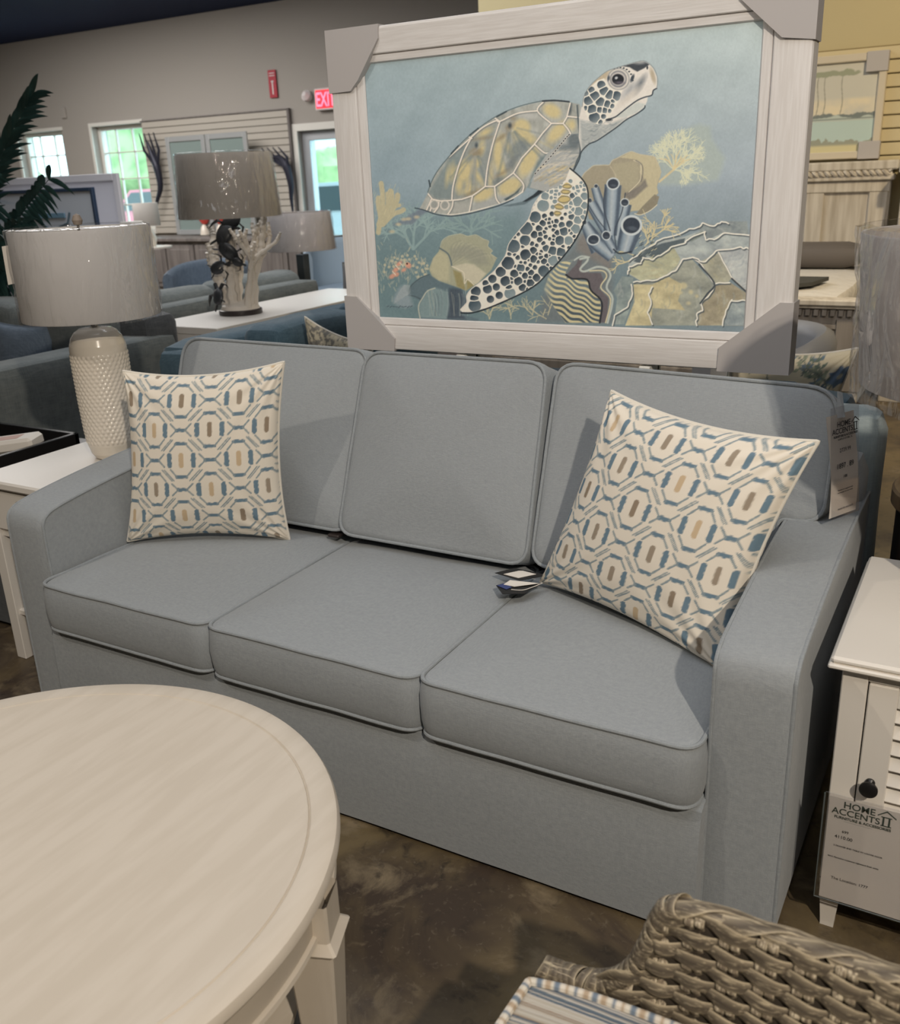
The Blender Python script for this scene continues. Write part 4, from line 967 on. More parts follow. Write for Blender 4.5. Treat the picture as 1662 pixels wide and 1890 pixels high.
p.poly(c1([(520, 430), (720, 300), (680, 480), (620, 800), (480, 930), (350, 960), (400, 680)]), (118, 130, 132), 3, .6)
p.poly(c1([(1000, 800), (1060, 640), (1150, 560), (1100, 700), (1000, 840)]), (96, 116, 122), 3, .8)
for q, r_, an in (((1190, 205), (80, 55), 30), ((1360, 325), (30, 45), 0), ((1235, 385), (115, 50), -48), ((990, 640), (60, 140), 28), ((830, 850), (105, 62), -28), ((600, 920), (90, 50), -20), ((930, 350), (75, 75), 0), ((960, 430), (90, 50), 20), ((730, 560), (38, 130), 3), ((760, 700), (30, 80), -12), ((820, 520), (22, 100), -25), ((670, 780), (14, 90), 3), ((440, 720), (60, 90), 15), ((400, 840), (28, 60), 5), ((480, 850), (28, 70), -4), ((560, 770), (20, 70), -32), ((590, 520), (25, 60), 10), ((620, 390), (60, 25), -30), ((300, 760), (14, 60), 8), ((340, 730), (18, 60), 5), ((480, 880), (60, 20), -25), ((540, 650), (40, 40), 0)):
    E1(q, r_, an)
for q, r_, an in (((540, 560), (55, 38), -10), ((830, 340), (40, 22), -35), ((760, 430), (60, 16), -35), ((600, 440), (70, 10), -8), ((860, 270), (20, 14), 0), ((760, 740), (60, 14), -30), ((520, 900), (70, 16), -25)): E1(q, r_, an, (134, 122, 98), 3, .75)
for q, r_, an in (((830, 330), (14, 22), 0), ((545, 500), (12, 20), 0), ((1345, 190), (12, 45), 8)): E1(q, r_, an, (60, 72, 82), 2, .9)
for a0 in range(24):
    cx_, cy_ = (835, 340) if a0 < 14 else (540, 540); an = R.uniform(.2, 2.9) if a0 < 14 else R.uniform(.6, 2.6); r0, r1 = 60, R.uniform(200, 420)
    p.line(c1([(cx_ + math.cos(an) * r0, cy_ + math.sin(an) * r0), (cx_ + math.cos(an) * r1, cy_ + math.sin(an) * r1)]), R.uniform(2, 5), R.choice([(100, 116, 122), (150, 152, 146), (116, 128, 130), (170, 164, 130)]), 2.2, .55, sm=False)
E1((1000, 250), (80, 30), 10, (170, 174, 172), 4, .8); E1((900, 540), (60, 110), 40, (104, 118, 124), 4, .7); E1((850, 650), (30, 70), 40, (96, 108, 116), 3, .6); E1((740, 800), (60, 26), -30, (96, 108, 112), 3, .7); E1((640, 1000), (140, 26), -15, (150, 156, 156), 3, .9); E1((400, 1030), (80, 40), -10, (156, 160, 156), 3, .9)
for L in ([(780, 960), (870, 910), (930, 850), (900, 900), (800, 975)],): p.poly(c1(L), (66, 84, 92), 1.5)
CR_ = (206, 200, 190)
RL = [[(130, 910), (170, 960), (240, 975), (330, 970), (420, 960), (510, 930), (560, 895), (620, 850), (700, 850), (780, 795), (860, 735), (930, 610), (1040, 490), (1110, 395), (1185, 312), (1285, 312), (1320, 252), (1420, 262)], [(1180, 310), (1065, 205), (1115, 130)], [(1285, 312), (1325, 360), (1350, 405)], [(1318, 252), (1345, 140)], [(1040, 490), (1120, 560), (1160, 565)], [(860, 735), (945, 830), (935, 900)], [(700, 850), (712, 950), (745, 1000)], [(510, 935), (482, 1072)], [(345, 970), (335, 1030), (300, 1090)], [(225, 985), (215, 1030), (180, 1075)], [(335, 965), (345, 850), (385, 700), (440, 550), (500, 435)], [(500, 430), (600, 345), (710, 290), (745, 295), (900, 225), (1065, 205)], [(745, 295), (685, 480), (640, 680), (620, 850)], [(310, 600), (400, 520), (500, 432)], [(700, 265), (745, 295)], [(475, 425), (505, 440)], [(160, 960), (120, 1050)], [(170, 990), (150, 1060)]]
for L in RL: p.line([(a + .8, b + .8) for a, b in c1(L)], 5, (92, 100, 104), 1.2, .55, sm=len(L) < 9)
for L in RL: p.line(c1(L), 2.7, CR_, .6, sm=len(L) < 9)
for c_ in ((185, 1005), (275, 1010)):
    E1(c_, (40, 42), 20, CR_, 1.2, 1); E1(c_, (30, 33), 20, (140, 146, 144), 1.5, 1)
p.line(c1([(60, 1040), (130, 1080), (330, 1092), (480, 1070), (620, 1035), (745, 1000), (860, 950), (940, 895)]), 2.6, CR_, .7)
p.setmask(None)
p.line(c1([(20, 1035), (90, 1050), (200, 1088), (330, 1104), (480, 1084), (620, 1048), (745, 1012), (860, 962)]), 2, (60, 74, 84), .7)
p.line(c1([(130, 900), (160, 815), (215, 715), (320, 585), (480, 420), (700, 260), (900, 170), (1110, 120), (1220, 115)]), 1.7, (84, 102, 108), .7)
for t in (((140, 800), (150, 850)), ((330, 570), (390, 505)), ((490, 412), (560, 355)), ((720, 255), (800, 212))): p.line(c1(t), 2.6, (58, 72, 80), .8)
p.line(c1([(1110, 122), (1220, 117), (1335, 128)]), 3, (50, 60, 68), .7)
# --- neck, shoulder
neck = c1([(1425, 150), (1460, 200), (1700, 120), (1800, 300), (1560, 440), (1430, 570), (1380, 720), (1480, 850), (1500, 1000), (1000, 860), (1040, 740), (1150, 570), (1350, 405), (1425, 400)])
p.poly(neck, (152, 158, 158), 1.0); p.setmask(neck, 1)
for k in range(80):
    a_ = R.random(); q = (1100 + 330 * a_ + R.uniform(-60, 60), 780 - 330 * a_ + R.uniform(-90, 90))
    p.line(c1([q, (q[0] + 50, q[1] - 30), (q[0] + 130, q[1] - 30)]), R.uniform(1, 2.4), R.choice([(178, 180, 176), (104, 118, 126), (130, 140, 146), (190, 184, 168)]), 1, .5)
for k in range(26): q = (R.uniform(1040, 1330), R.uniform(700, 850)); p.line(c1([q, (q[0] + 60, q[1] - 35)]), 2.6, R.choice([(194, 178, 130), (186, 174, 140), (150, 140, 110), (196, 190, 172)]), 1.4, .6)
p.ell(c1([(1380, 460)])[0], (12, 16), (84, 98, 106), 0, 4, .8); p.ell(c1([(1300, 520)])[0], (18, 6), (92, 106, 114), 0, 3, .6)
p.setmask(None)
for k in range(16): t = k / 15; q = (1335 - 290 * t + 20 * math.sin(t * 3), 410 + 330 * t ** 1.15); p.ell(c1([q])[0], (2.6, 1.9), CRM, -45, .6); p.ell(c1([q])[0], (1.9, 1.2), (50, 60, 68), -45, .5)
p.line(c1([(1405, 160), (1415, 300), (1425, 430), (1430, 560), (1400, 640), (1375, 710)]), 2.6, (72, 86, 94), 1)
# --- flipper with its scales
fl = c3([(1225, 60), (1340, 160), (1398, 260), (1408, 400), (1385, 560), (1290, 770), (1150, 965), (1000, 1130), (880, 1250), (700, 1350), (400, 1480), (220, 1530), (120, 1530), (100, 1505), (170, 1430), (165, 1370), (210, 1300), (330, 1210), (450, 1110), (560, 960), (600, 830), (700, 700), (800, 580), (850, 440), (920, 330), (1000, 280), (1100, 250), (1180, 180), (1210, 100)])
p.poly(fl, (210, 204, 194), 1.0); p.setmask(fl, .8)
sc = [(970, 345, 50, 20, 0, 2), (950, 442, 85, 32, -12, 2), (868, 560, 62, 40, 0, 1), (775, 675, 55, 62, 25, 1), (765, 798, 50, 42, 0, 1), (642, 858, 52, 72, 28, 1), (590, 1030, 72, 45, -30, 0), (515, 1120, 44, 42, 0, 0), (430, 1192, 36, 32, 0, 0), (360, 1237, 38, 14, 25, 0), (260, 1320, 58, 30, -28, 0), (245, 1392, 72, 16, -10, 0), (250, 1465, 100, 30, -14, 1), (380, 1295, 38, 38, 0, 0), (470, 1275, 24, 34, 25, 0), (565, 1215, 46, 42, -20, 0), (655, 1140, 28, 42, 0, 0), (770, 945, 45, 50, 0, 0), (718, 1080, 35, 34, 20, 1), (695, 1215, 52, 24, -35, 0), (600, 1282, 40, 15, -35, 0), (500, 1360, 38, 22, -45, 0), (410, 1400, 26, 32, 20, 0), (610, 1340, 90, 26, -38, 2), (738, 1280, 26, 34, 30, 0), (820, 1232, 26, 42, 12, 0), (880, 1180, 22, 48, -12, 0), (958, 1112, 42, 60, 12, 1), (1050, 1005, 42, 50, 20, 2), (1130, 918, 32, 48, 15, 1), (1045, 905, 36, 40, 10, 1), (1118, 798, 36, 44, 15, 1), (1210, 800, 30, 44, 25, 2), (1162, 705, 36, 36, 0, 1), (1280, 680, 34, 48, 20, 2), (1140, 640, 22, 24, 0, 1), (1220, 630, 36, 20, -15, 1), (1305, 588, 38, 30, 0, 2), (1240, 555, 28, 18, 0, 1), (1315, 500, 42, 38, 0, 2), (1303, 400, 44, 42, 0, 2), (1368, 440, 18, 48, 0, 2), (1372, 345, 26, 34, 0, 2), (850, 988, 26, 36, 10, 0), (960, 1010, 24, 26, 0, 0), (850, 900, 26, 30, 0, 0), (978, 878, 26, 26, 0, 1), (860, 738, 24, 36, 0, 0), (908, 675, 28, 24, 0, 0), (920, 732, 24, 18, 0, 0), (915, 790, 22, 20, 0, 0), (945, 622, 34, 18, 0, 0), (1092, 720, 22, 20, 0, 0), (765, 1160, 22, 26, 0, 0), (825, 1130, 26, 22, -30, 0), (985, 960, 16, 18, 0, 0), (1250, 340, 28, 14, -20, 1), (1350, 560, 14, 30, 10, 2), (1240, 720, 12, 14, 0, 1),
      (1195, 245, 46, 20, 0, 3), (1180, 300, 48, 20, 0, 3), (1165, 378, 64, 33, -5, 3), (1112, 455, 48, 22, 10, 3), (1097, 520, 38, 18, 0, 3)]
occ = []
for a_, b_, ra, rb, an, kd in sc:
    occ.append((a_, b_, max(ra, rb) * .9))
for k in range(1600):
    t = R.random(); q = (R.uniform(600, 1380), R.uniform(190, 1300)); r_ = R.uniform(9, 19)
    if all((q[0] - o[0]) ** 2 + (q[1] - o[1]) ** 2 > (r_ + o[2] + 5) ** 2 for o in occ): occ.append((*q, r_)); sc.append((*q, r_, r_ * R.uniform(.7, 1), R.uniform(-40, 40), 0 if q[1] > 520 else 2))
cells(p, fl, [c3([(q[0], q[1])])[0] for q in sc], [math.sqrt(q[2] * q[3]) / 5.54 for q in sc], [[(50, 64, 76), (64, 82, 94), (112, 132, 140), (186, 170, 112)][q[5]] for q in sc], 1.7)
for a_, b_, ra, rb, an, kd in sc:
    if kd != 3: continue
    c_ = c3([(a_, b_)])[0]; col = [(62, 77, 87), (76, 92, 102), (124, 142, 148), (186, 170, 112)][kd]
    p.ell(c_, (ra / 5.54 + .5, rb / 5.54 + .5), (98, 98, 92) if kd == 3 else col, an, .7)
    if ra > 24 and kd != 3: p.ell((c_[0] + 1.5, c_[1] + 1.2), (ra / 5.54 * .55, rb / 5.54 * .5), [(78, 92, 100), (112, 126, 132), (142, 156, 158)][kd], an, 2.2, .7)
    if kd == 3: p.ell(c_, (ra / 5.54 - .8, rb / 5.54 - .8), col, an, .9)
p.setmask(None)
p.line(c3([(1225, 60), (1340, 160), (1400, 260), (1412, 400), (1388, 560), (1295, 770), (1155, 965), (1000, 1130), (880, 1250), (700, 1355), (400, 1487), (220, 1540), (110, 1540)]), 2.6, (38, 48, 56), .7)
p.line(c3([(105, 1515), (170, 1430), (165, 1370), (210, 1300), (330, 1210), (450, 1110), (560, 960), (600, 830), (700, 700), (800, 580), (850, 440), (920, 335)]), 1.6, (200, 195, 186), .6)
# --- head
hd = c2([(235, 620), (262, 500), (275, 430), (320, 350), (380, 285), (480, 205), (560, 175), (640, 150), (720, 130), (800, 108), (855, 125), (905, 175), (938, 250), (940, 320), (935, 355), (905, 370), (890, 415), (855, 430), (850, 470), (830, 515), (750, 590), (660, 640), (560, 715), (470, 785), (400, 825), (320, 862), (255, 930), (230, 800)])
p.poly(hd, (200, 198, 192), 1.0); p.setmask(hd, .8)
def E2(q, r_, ang=0, col=DK, soft=1, a=1): p.ell(c2([q])[0], (r_[0] / 4.888, r_[1] / 4.888), col, ang, soft, a)
E2((430, 270), (120, 34), -42, (166, 154, 128), 3, .9); E2((900, 240), (20, 70), -15, (160, 150, 128), 2, .9)
p.poly(c2([(620, 155), (720, 130), (830, 115), (870, 140), (820, 175), (760, 205), (730, 190), (690, 165)]), (58, 66, 74), 1.2); E2((790, 125), (50, 14), -5, (140, 146, 150), 2, .8)
E2((785, 320), (26, 80), 30, (92, 102, 112), 4, .85); E2((690, 370), (90, 34), -50, (134, 142, 150), 5, .7); E2((690, 430), (130, 26), -42, (186, 182, 174), 3, .7)
p.poly(c2([(240, 640), (320, 660), (480, 690), (660, 620), (560, 715), (400, 825), (255, 930)]), (136, 148, 152), 3, .8)
p.poly(c2([(560, 620), (680, 530), (760, 480), (840, 500), (750, 580), (640, 620)]), (172, 182, 180), 2, .9)
for k in range(60): q = (R.uniform(250, 520), R.uniform(640, 860)); p.line(c2([q, (q[0] + 30, q[1] + 8), (q[0] + 60, q[1] - 12)]), R.uniform(1, 2), R.choice([(184, 186, 182), (108, 122, 130), (160, 168, 168)]), .9, .5)
HS = [((435, 325), 30), ((460, 378), 34), ((375, 425), 36), ((508, 412), 34), ((572, 425), 36), ((318, 468), 34), ((425, 478), 34), ((488, 498), 26), ((350, 545), 36), ((420, 550), 20), ((466, 555), 20), ((530, 515), 15), ((372, 620), 42), ((455, 610), 15), ((508, 560), 11), ((425, 660), 14), ((295, 535), 14), ((290, 400), 22), ((345, 370), 22), ((540, 470), 12)]
cells(p, c2([(400, 285), (460, 265), (500, 330), (560, 370), (625, 372), (600, 450), (555, 530), (520, 600), (455, 670), (400, 680), (330, 650), (290, 570), (272, 500), (285, 400), (330, 350)]), [c2([q])[0] for q, r_ in HS], [r_ / 4.888 for q, r_ in HS], [(62, 78, 90)] * len(HS), 1.8, .75)
for q, r_, an in () and (((435, 325), (42, 24), -50), ((460, 375), (30, 42), 25), ((375, 425), (40, 34), 0), ((505, 412), (28, 42), 25), ((570, 425), (28, 50), 20), ((318, 468), (32, 36), 15), ((425, 478), (34, 34), 0), ((488, 498), (26, 28), 0), ((350, 545), (38, 32), 0), ((420, 550), (14, 24), 0), ((466, 555), (20, 20), 0), ((530, 515), (12, 16), 20), ((372, 618), (54, 32), 12), ((455, 610), (16, 12), 0), ((508, 560), (9, 9), 0), ((425, 655), (12, 14), 30), ((300, 525), (10, 16), 0), ((285, 400), (10, 34), 20)):
    E2(q, (r_[0] + 1.5, r_[1] + 1.5), an, (84, 98, 108), .9); E2((q[0] + 5, q[1] + 6), (r_[0] * .55, r_[1] * .5), an, (128, 140, 148), 1.6, .7); E2((q[0] - 2, q[1] - r_[1] * .5), (r_[0] * .6, r_[1] * .35), an, (44, 56, 66), 1.2, .8)
E2((590, 272), (100, 98), 0, (120, 126, 132), 1.5); E2((590, 272), (92, 92), 0, (190, 188, 182), 1.2); E2((588, 272), (76, 76), 0, (110, 114, 122), 1.2); E2((588, 270), (66, 62), 0, (176, 174, 172), 1.4); E2((585, 274), (54, 48), 0, (34, 38, 46), 1); E2((570, 262), (14, 12), -30, (170, 176, 182), 1); E2((600, 305), (40, 12), 0, (96, 92, 106), 1.6, .8)
for k in range(9): a_ = -2.0 + k * .25; E2((600 + 118 * math.cos(a_), 285 + 118 * math.sin(a_)), (9, 7), 0, (56, 66, 74), .6)
E2((715, 265), (14, 36), 22, (60, 70, 80), 1); E2((500, 265), (10, 24), 10, (70, 80, 90), 1); E2((850, 168), (8, 16), 0, (50, 56, 64), .7)
p.setmask(None)
p.line(c2([(480, 640), (560, 615), (620, 570), (680, 522), (760, 465), (830, 435), (890, 418), (905, 375), (935, 357)]), 2.3, (58, 68, 78), .7); E2((505, 640), (28, 12), -10, (48, 58, 66), 1)
p.line(c2([(830, 515), (820, 540), (750, 590), (660, 640), (560, 718), (400, 826), (320, 862), (255, 930), (235, 1000), (190, 1090)]), 2.2, (56, 68, 78), .7)
p.line(c2([(262, 520), (278, 430), (320, 350), (380, 285), (480, 205), (560, 175), (640, 150), (800, 108), (860, 128), (912, 180), (942, 260), (942, 320), (935, 355)]), 1.4, (110, 122, 128), .7, .8)
p.C += (fbm(x / 3.0, y / 3.4, 21, 2) - .5)[..., None] * 9
g_ = p.C.mean(-1, keepdims=True); Cl = np.clip((g_ + (p.C - g_) * .82) / 255, 0, 1); Cl = np.where(Cl < .04045, Cl / 12.92, ((Cl + .055) / 1.055) ** 2.4) * PAINT_GAIN * np.array(PAINT_TINT)
canvas_m = mat('painted_canvas', (1, 1, 1), .45, .35, vcol='Col')
pic = thing('framed_picture', (1.03, 1.12, FZ0), 'large framed sea turtle painting with white frame and cardboard corners above the sofa', 'picture')
G = np.stack([p.X, np.full_like(p.X, CY), p.Z], -1)
mb = MB(); mb.grid(G, np.clip(Cl, 0, 1)); mb.build('painted_canvas', canvas_m, pic, color=True, fix=False, angle=0)
MB().box((FX0 + .02, CY + .002, FZ0 + .02), (FX1 - .02, CY + .03, FZ1 - .02), .001).build('backing_board', card_m, pic, smooth=False)
pf = [(0, 1.150), (0, 1.090), (.003, 1.086), (.010, 1.0845), (.086, 1.091), (.0885, 1.0925), (.0895, 1.1005), (.0915, 1.1005), (.093, 1.096), (.114, 1.0985), (.118, 1.105)]
inx = (CX0 - FX0) / .118; inz = (CZ0 - FZ0) / .118; itz = (FZ1 - CZ1) / .118; irx = (FX1 - CX1) / .118
def cor(c, q, yy):
    return {'bl': (FX0 + q * inx, yy, FZ0 + q * inz), 'br': (FX1 - q * irx, yy, FZ0 + q * inz), 'tr': (FX1 - q * irx, yy, FZ1 - q * itz), 'tl': (FX0 + q * inx, yy, FZ1 - q * itz)}[c]
for a_, b_, mm in (('bl', 'br', frameh_m), ('br', 'tr', frame_m), ('tr', 'tl', frameh_m), ('tl', 'bl', frame_m)):
    MB().grid(np.array([[cor(a_, q, yy) for q, yy in pf], [cor(b_, q, yy) for q, yy in pf]])).build('frame_rail', mm, pic, angle=20)
def XZ(L, dy=0): return [(at(a, b, Y=1.083).x, at(a, b, Y=1.083).z) for a, b in L]
e = .004
for poly in ([(FX0 - e, FZ1 + e), (.512, FZ1 + e), (.508, 1.862), (.428, 1.756), (.398, 1.728), (FX0 - e, 1.726)],
             [(FX0 - e, FZ0 - e), (.502, FZ0 - e), (.506, .982), (.366, 1.112), (FX0 - e, 1.114)],
             [(FX1 + e, FZ0 - e), (FX1 + e, 1.130), (1.706, 1.130), (1.555, 1.006), (1.552, FZ0 - e)],
             [(FX1 + e, FZ1 + e), (1.54, FZ1 + e), (1.56, 1.850), (1.664, 1.756), (FX1 + e, 1.745)]):
    Mx = Matrix([[1, 0, 0, 0], [0, 0, 1, 1.0795], [0, 1, 0, 0], [0, 0, 0, 1]])
    MB().prism(poly, .074, Mx).build('cardboard_corner', card_m, pic, smooth=False)
# display stand carrying the picture
st_ = thing('display_stand', (1.03, 1.19, 0), 'grey metal display stand behind the sofa carrying the turtle painting', 'stand')
for x_ in (.745, 1.345):
    MB().box((x_ - .016, 1.16, 0), (x_ + .016, 1.19, 1.75), .002).build('post', mirror_m, st_, smooth=False)
    MB().box((x_ - .016, 1.085, FZ0 - .032), (x_ + .016, 1.175, FZ0 - .005), .002).build('bracket', trim_m, st_, smooth=False)
MB().box((.70, 1.07, 0), (1.39, 1.25, .015), .003).build('base_plate', dark_m, st_, smooth=False)
# ------------------------------------------------------------------ wicker armchair, lower right
wick_m = mat('grey_washed_wicker', (1, 1, 1), .5, .35, vcol='Col', var=((38, 330, 330), (.46, .39, .27), .54, .70, 5), bump=((40, 400, 400), .6, .0008))
wicks_m = mat('pale_wicker_stakes', (1, 1, 1), .5, .35, vcol='Col', var=((380, 380, 45), (.62, .54, .40), .46, .62, 5), bump=((400, 400, 40), .6, .0008))
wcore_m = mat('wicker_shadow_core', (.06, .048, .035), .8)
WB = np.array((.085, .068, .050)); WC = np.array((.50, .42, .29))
wc = thing('wicker_armchair', (2.17, -.88, 0), 'grey-brown woven wicker armchair with striped cushion at the lower right corner', 'armchair')
rim = crom([(1.770, .449), (1.81, .452), (1.85, .463), (1.885, .487), (1.908, .525), (1.924, .575), (1.940, .617), (1.962, .637), (2.0, .644), (2.1, .643), (2.3, .641), (2.64, .64)], 14)
rim = rim - np.c_[np.zeros(len(rim)), np.interp(rim[:, 1], (.449, .64), (.015, .030))]; rim = arc_resample(rim, .003)
def smooth1(a, k):
    kk = np.ones(k) / k; return np.array([np.convolve(np.pad(a[:, i], k // 2, mode='edge'), kk, 'valid')[:len(a)] for i in range(a.shape[1])]).T
tg_ = np.gradient(rim, axis=0); tg_ /= np.linalg.norm(tg_, axis=1)[:, None]; nm_ = np.c_[tg_[:, 1], -tg_[:, 0]]
nm_ = smooth1(nm_, 21); nm_ /= np.linalg.norm(nm_, axis=1)[:, None]
sarr = np.arange(len(rim)) * .003; PIT, DK_ = .046, .0178; YW = -.572; NR = 17
def strand(mb, P, nrm, half, thick, seedc):
    """flat lens-section strand: P (n,3) path, nrm outward, half widths (n)"""
    T = np.gradient(P, axis=0); T /= np.linalg.norm(T, axis=1)[:, None] + 1e-9
    B = np.cross(T, nrm); B /= np.linalg.norm(B, axis=1)[:, None] + 1e-9
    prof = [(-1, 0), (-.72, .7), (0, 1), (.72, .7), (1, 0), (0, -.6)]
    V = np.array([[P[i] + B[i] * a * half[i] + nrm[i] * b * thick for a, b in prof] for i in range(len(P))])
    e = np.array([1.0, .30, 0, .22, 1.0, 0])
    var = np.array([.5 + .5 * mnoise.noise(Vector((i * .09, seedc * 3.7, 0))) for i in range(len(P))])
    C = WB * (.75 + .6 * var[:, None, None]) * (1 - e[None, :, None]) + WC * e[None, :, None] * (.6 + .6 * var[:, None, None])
    n = len(P); F = [(i * 6 + j, i * 6 + (j + 1) % 6, (i + 1) * 6 + (j + 1) % 6, (i + 1) * 6 + j) for i in range(n - 1) for j in range(6)]
    mb.add(V.reshape(-1, 3), F, C.reshape(-1, 3))
zt = lambda x_: np.interp(x_, [1.94, 1.99, 2.1, 2.3, 2.64], [.598, .606, .606, .604, .603])
def xl(z): return np.interp(z, [.30, .44, .47, .50, .53, .56, .59, .62], [1.80, 1.855, 1.885, 1.905, 1.918, 1.928, 1.935, 1.940])
mb = MB(); DK_ = .0172
for k in range(19):
    x_ = np.arange(1.80, 2.63, .0028); z_ = zt(x_) - (k + .35) * DK_ - .014 * np.exp(-(x_ - 1.93) / .05) * (k > 0)
    keep = x_ > xl(z_) - .004; x_, z_ = x_[keep], z_[keep]; ph = PI * (x_ / .044 + k * .5 * 2); out = np.cos(ph)
    edge_ = np.clip((x_ - x_[0]) / .016, 0, 1)
    P = np.c_[x_, YW - .003 - .0050 * out * edge_ + .010 * (1 - edge_) ** 2, z_ - .0042 * np.sin(ph) * edge_]
    half = .0088 + .0026 * np.clip(out, -.6, 1) + .0006 * np.sin(x_ * 60 + k)
    strand(mb, P, np.tile((0, -1., 0), (len(P), 1)), half, .0022, k)
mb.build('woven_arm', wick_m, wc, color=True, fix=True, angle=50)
mb = MB(); WBs = WB; WB = WB * 2.2; n_s = int((2.62 - 1.84) / .044)
for j in range(n_s):
    for dx in (-.0075, .0055):
        xs0 = .044 * (round(1.84 / .044) + j) + dx + .022 * 0; z_ = np.arange(.30, float(zt(xs0)) + .002, .003); z_ = z_[xl(z_) < xs0 - .004]
        if len(z_) < 8: continue
        kk = (zt(xs0) - z_) / DK_ - .35; out = -np.cos(PI * ((xs0 - dx) / .044 + kk))
        P = np.c_[np.full(len(z_), xs0), YW - .001 - .0042 * out, z_]; strand(mb, P, np.tile((0, -1., 0), (len(P), 1)), np.full(len(P), .0060), .0020, 40 + j + dx * 100)
WB = WBs
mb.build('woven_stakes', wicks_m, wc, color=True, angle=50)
mb = MB(); xr0 = np.arange(1.945, 2.63, .003); zr0 = zt(xr0) + .004    # twisted top rail
for a0 in range(2):
    ph = 2 * PI * (xr0 / .15 + a0 / 2); P = np.c_[xr0, YW + .009 - .009 * np.cos(ph), zr0 + .0055 * np.sin(ph)]; nn = np.c_[np.zeros(len(xr0)), -np.cos(ph) * .8, .8 + .4 * np.sin(ph)]; nn /= np.linalg.norm(nn, axis=1)[:, None]
    strand(mb, P, nn, .0085 + .002 * np.cos(ph), .0030, 90 + a0)
for a0 in range(2):
    P = np.c_[xr0, YW + .012 - .004 + .010 * a0 + .0015 * np.sin(xr0 * 90 + a0 * 2), zr0 + .002 + 0 * xr0]; strand(mb, P, np.tile((0, -.35 + a0 * .3, .9), (len(xr0), 1)), np.full(len(xr0), .0075), .002, 97 + a0)
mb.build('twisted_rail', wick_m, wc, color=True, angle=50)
mb = MB(); sw_ = arc_resample(crom([(1.772, .428), (1.81, .431), (1.85, .440), (1.882, .462), (1.905, .497), (1.921, .542), (1.932, .580), (1.945, .604), (1.962, .612)], 14), .0125)
tw = np.gradient(sw_, axis=0); tw /= np.linalg.norm(tw, axis=1)[:, None]; nw_ = np.c_[-tw[:, 1], tw[:, 0]]
for i in range(len(sw_)):      # side-by-side wraps around the swooping front of the arm
    a = np.linspace(0, 2 * PI, 26); sk = .006 * np.sin(a * 1 + i)
    V = np.array([[sw_[i, 0] + nw_[i, 0] * .013 * math.sin(t) + tw[i, 0] * q, YW + .010 - .017 * math.cos(t), sw_[i, 1] - .008 + nw_[i, 1] * .013 * math.sin(t) + tw[i, 1] * q] for t, q in zip(a, sk)])
    nn = np.array([[nw_[i, 0] * math.sin(t), -math.cos(t), nw_[i, 1] * math.sin(t)] for t in a]); WB_ = WB; strand(mb, V, nn, np.full(len(V), .0072 + .0012 * math.sin(i * 2.3)), .0022, 120 + i)
for i in range(3):             # second layer of slanting wraps below the bend
    pass
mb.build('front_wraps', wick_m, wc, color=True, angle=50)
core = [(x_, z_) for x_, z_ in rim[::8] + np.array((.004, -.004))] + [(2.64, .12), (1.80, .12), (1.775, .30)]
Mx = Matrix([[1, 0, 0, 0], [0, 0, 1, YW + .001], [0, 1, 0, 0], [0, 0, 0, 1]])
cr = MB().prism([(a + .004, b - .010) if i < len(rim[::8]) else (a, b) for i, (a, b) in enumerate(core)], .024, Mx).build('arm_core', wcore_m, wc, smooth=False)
# near arm, back and front rail, plain woven panels out of view
def panel(lo, hi, name):
    m = MB(); lo = np.array(lo); hi = np.array(hi); m.box(lo, hi, .008, col=WB * 1.2)
    L = 0 if hi[0] - lo[0] > hi[1] - lo[1] else 1
    for k in range(int((hi[2] - lo[2]) / .02)):
        z = lo[2] + .01 + k * .02
        for side in (lo[1 - L] - .002, hi[1 - L] + .002):
            s_ = np.arange(lo[L], hi[L], .008); P = np.zeros((len(s_), 3)); P[:, L] = s_; P[:, 2] = z; P[:, 1 - L] = side + .003 * np.cos(PI * (s_ / PIT + k))
            nn = np.zeros(3); nn[1 - L] = -1; strand(m, P, np.tile(nn, (len(P), 1)), np.full(len(P), .0085), .0025, k)
    m.build(name, wick_m, wc, color=True, angle=50)
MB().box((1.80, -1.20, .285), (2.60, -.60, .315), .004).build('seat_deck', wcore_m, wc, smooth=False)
panel((1.80, -1.235, .12), (2.64, -1.205, .64), 'woven_arm'); panel((2.60, -1.20, .12), (2.64, -.58, .82), 'woven_back'); panel((1.785, -1.20, .14), (1.815, -.585, .31), 'front_rail')
for x_ in (1.82, 2.60):
    for y_ in (-1.21, -.565): MB().box((x_ - .02, y_ - .02, 0), (x_ + .02, y_ + .02, .14), .004).build('leg', wood_m, wc, smooth=False)
# striped seat cushion
def stripes(V):
    t = (V[:, 1] * 1.0 + .02 * V[:, 0]) / .0021; i = np.floor(t).astype(int); r = np.abs(np.sin(i * 12.9898 + 4.1) * 43758.5453) % 1
    pal = .72 * np.array([(.55, .50, .41), (.15, .19, .23), (.60, .55, .47), (.26, .27, .28), (.36, .27, .19), (.66, .62, .55), (.10, .14, .19), (.48, .44, .38)])
    return pal[(r * 8).astype(int) % 8]
stripe_m = mat('striped_canvas', (1, 1, 1), .85, .2, vcol='Col', bump=((700, 700, 700), .2, .0005))
sc_ = thing('seat_cushion', (2.17, -.88, .31), 'striped blue, cream and tan piped seat cushion in the wicker armchair', 'cushion')
Nn = 420; gx, gy = np.meshgrid(np.linspace(-1, 1, 120), np.linspace(-1, 1, Nn * 2), indexing='ij')
hw, hd_ = .425, .295; sq = lambda a, b: np.sign(a) * np.abs(a)
px_ = gx * hw * (1 - .035 * np.clip(gy ** 2, 0, 1) * gx ** 2 * .5); py_ = gy * hd_ * (1 - .07 * gx ** 6)
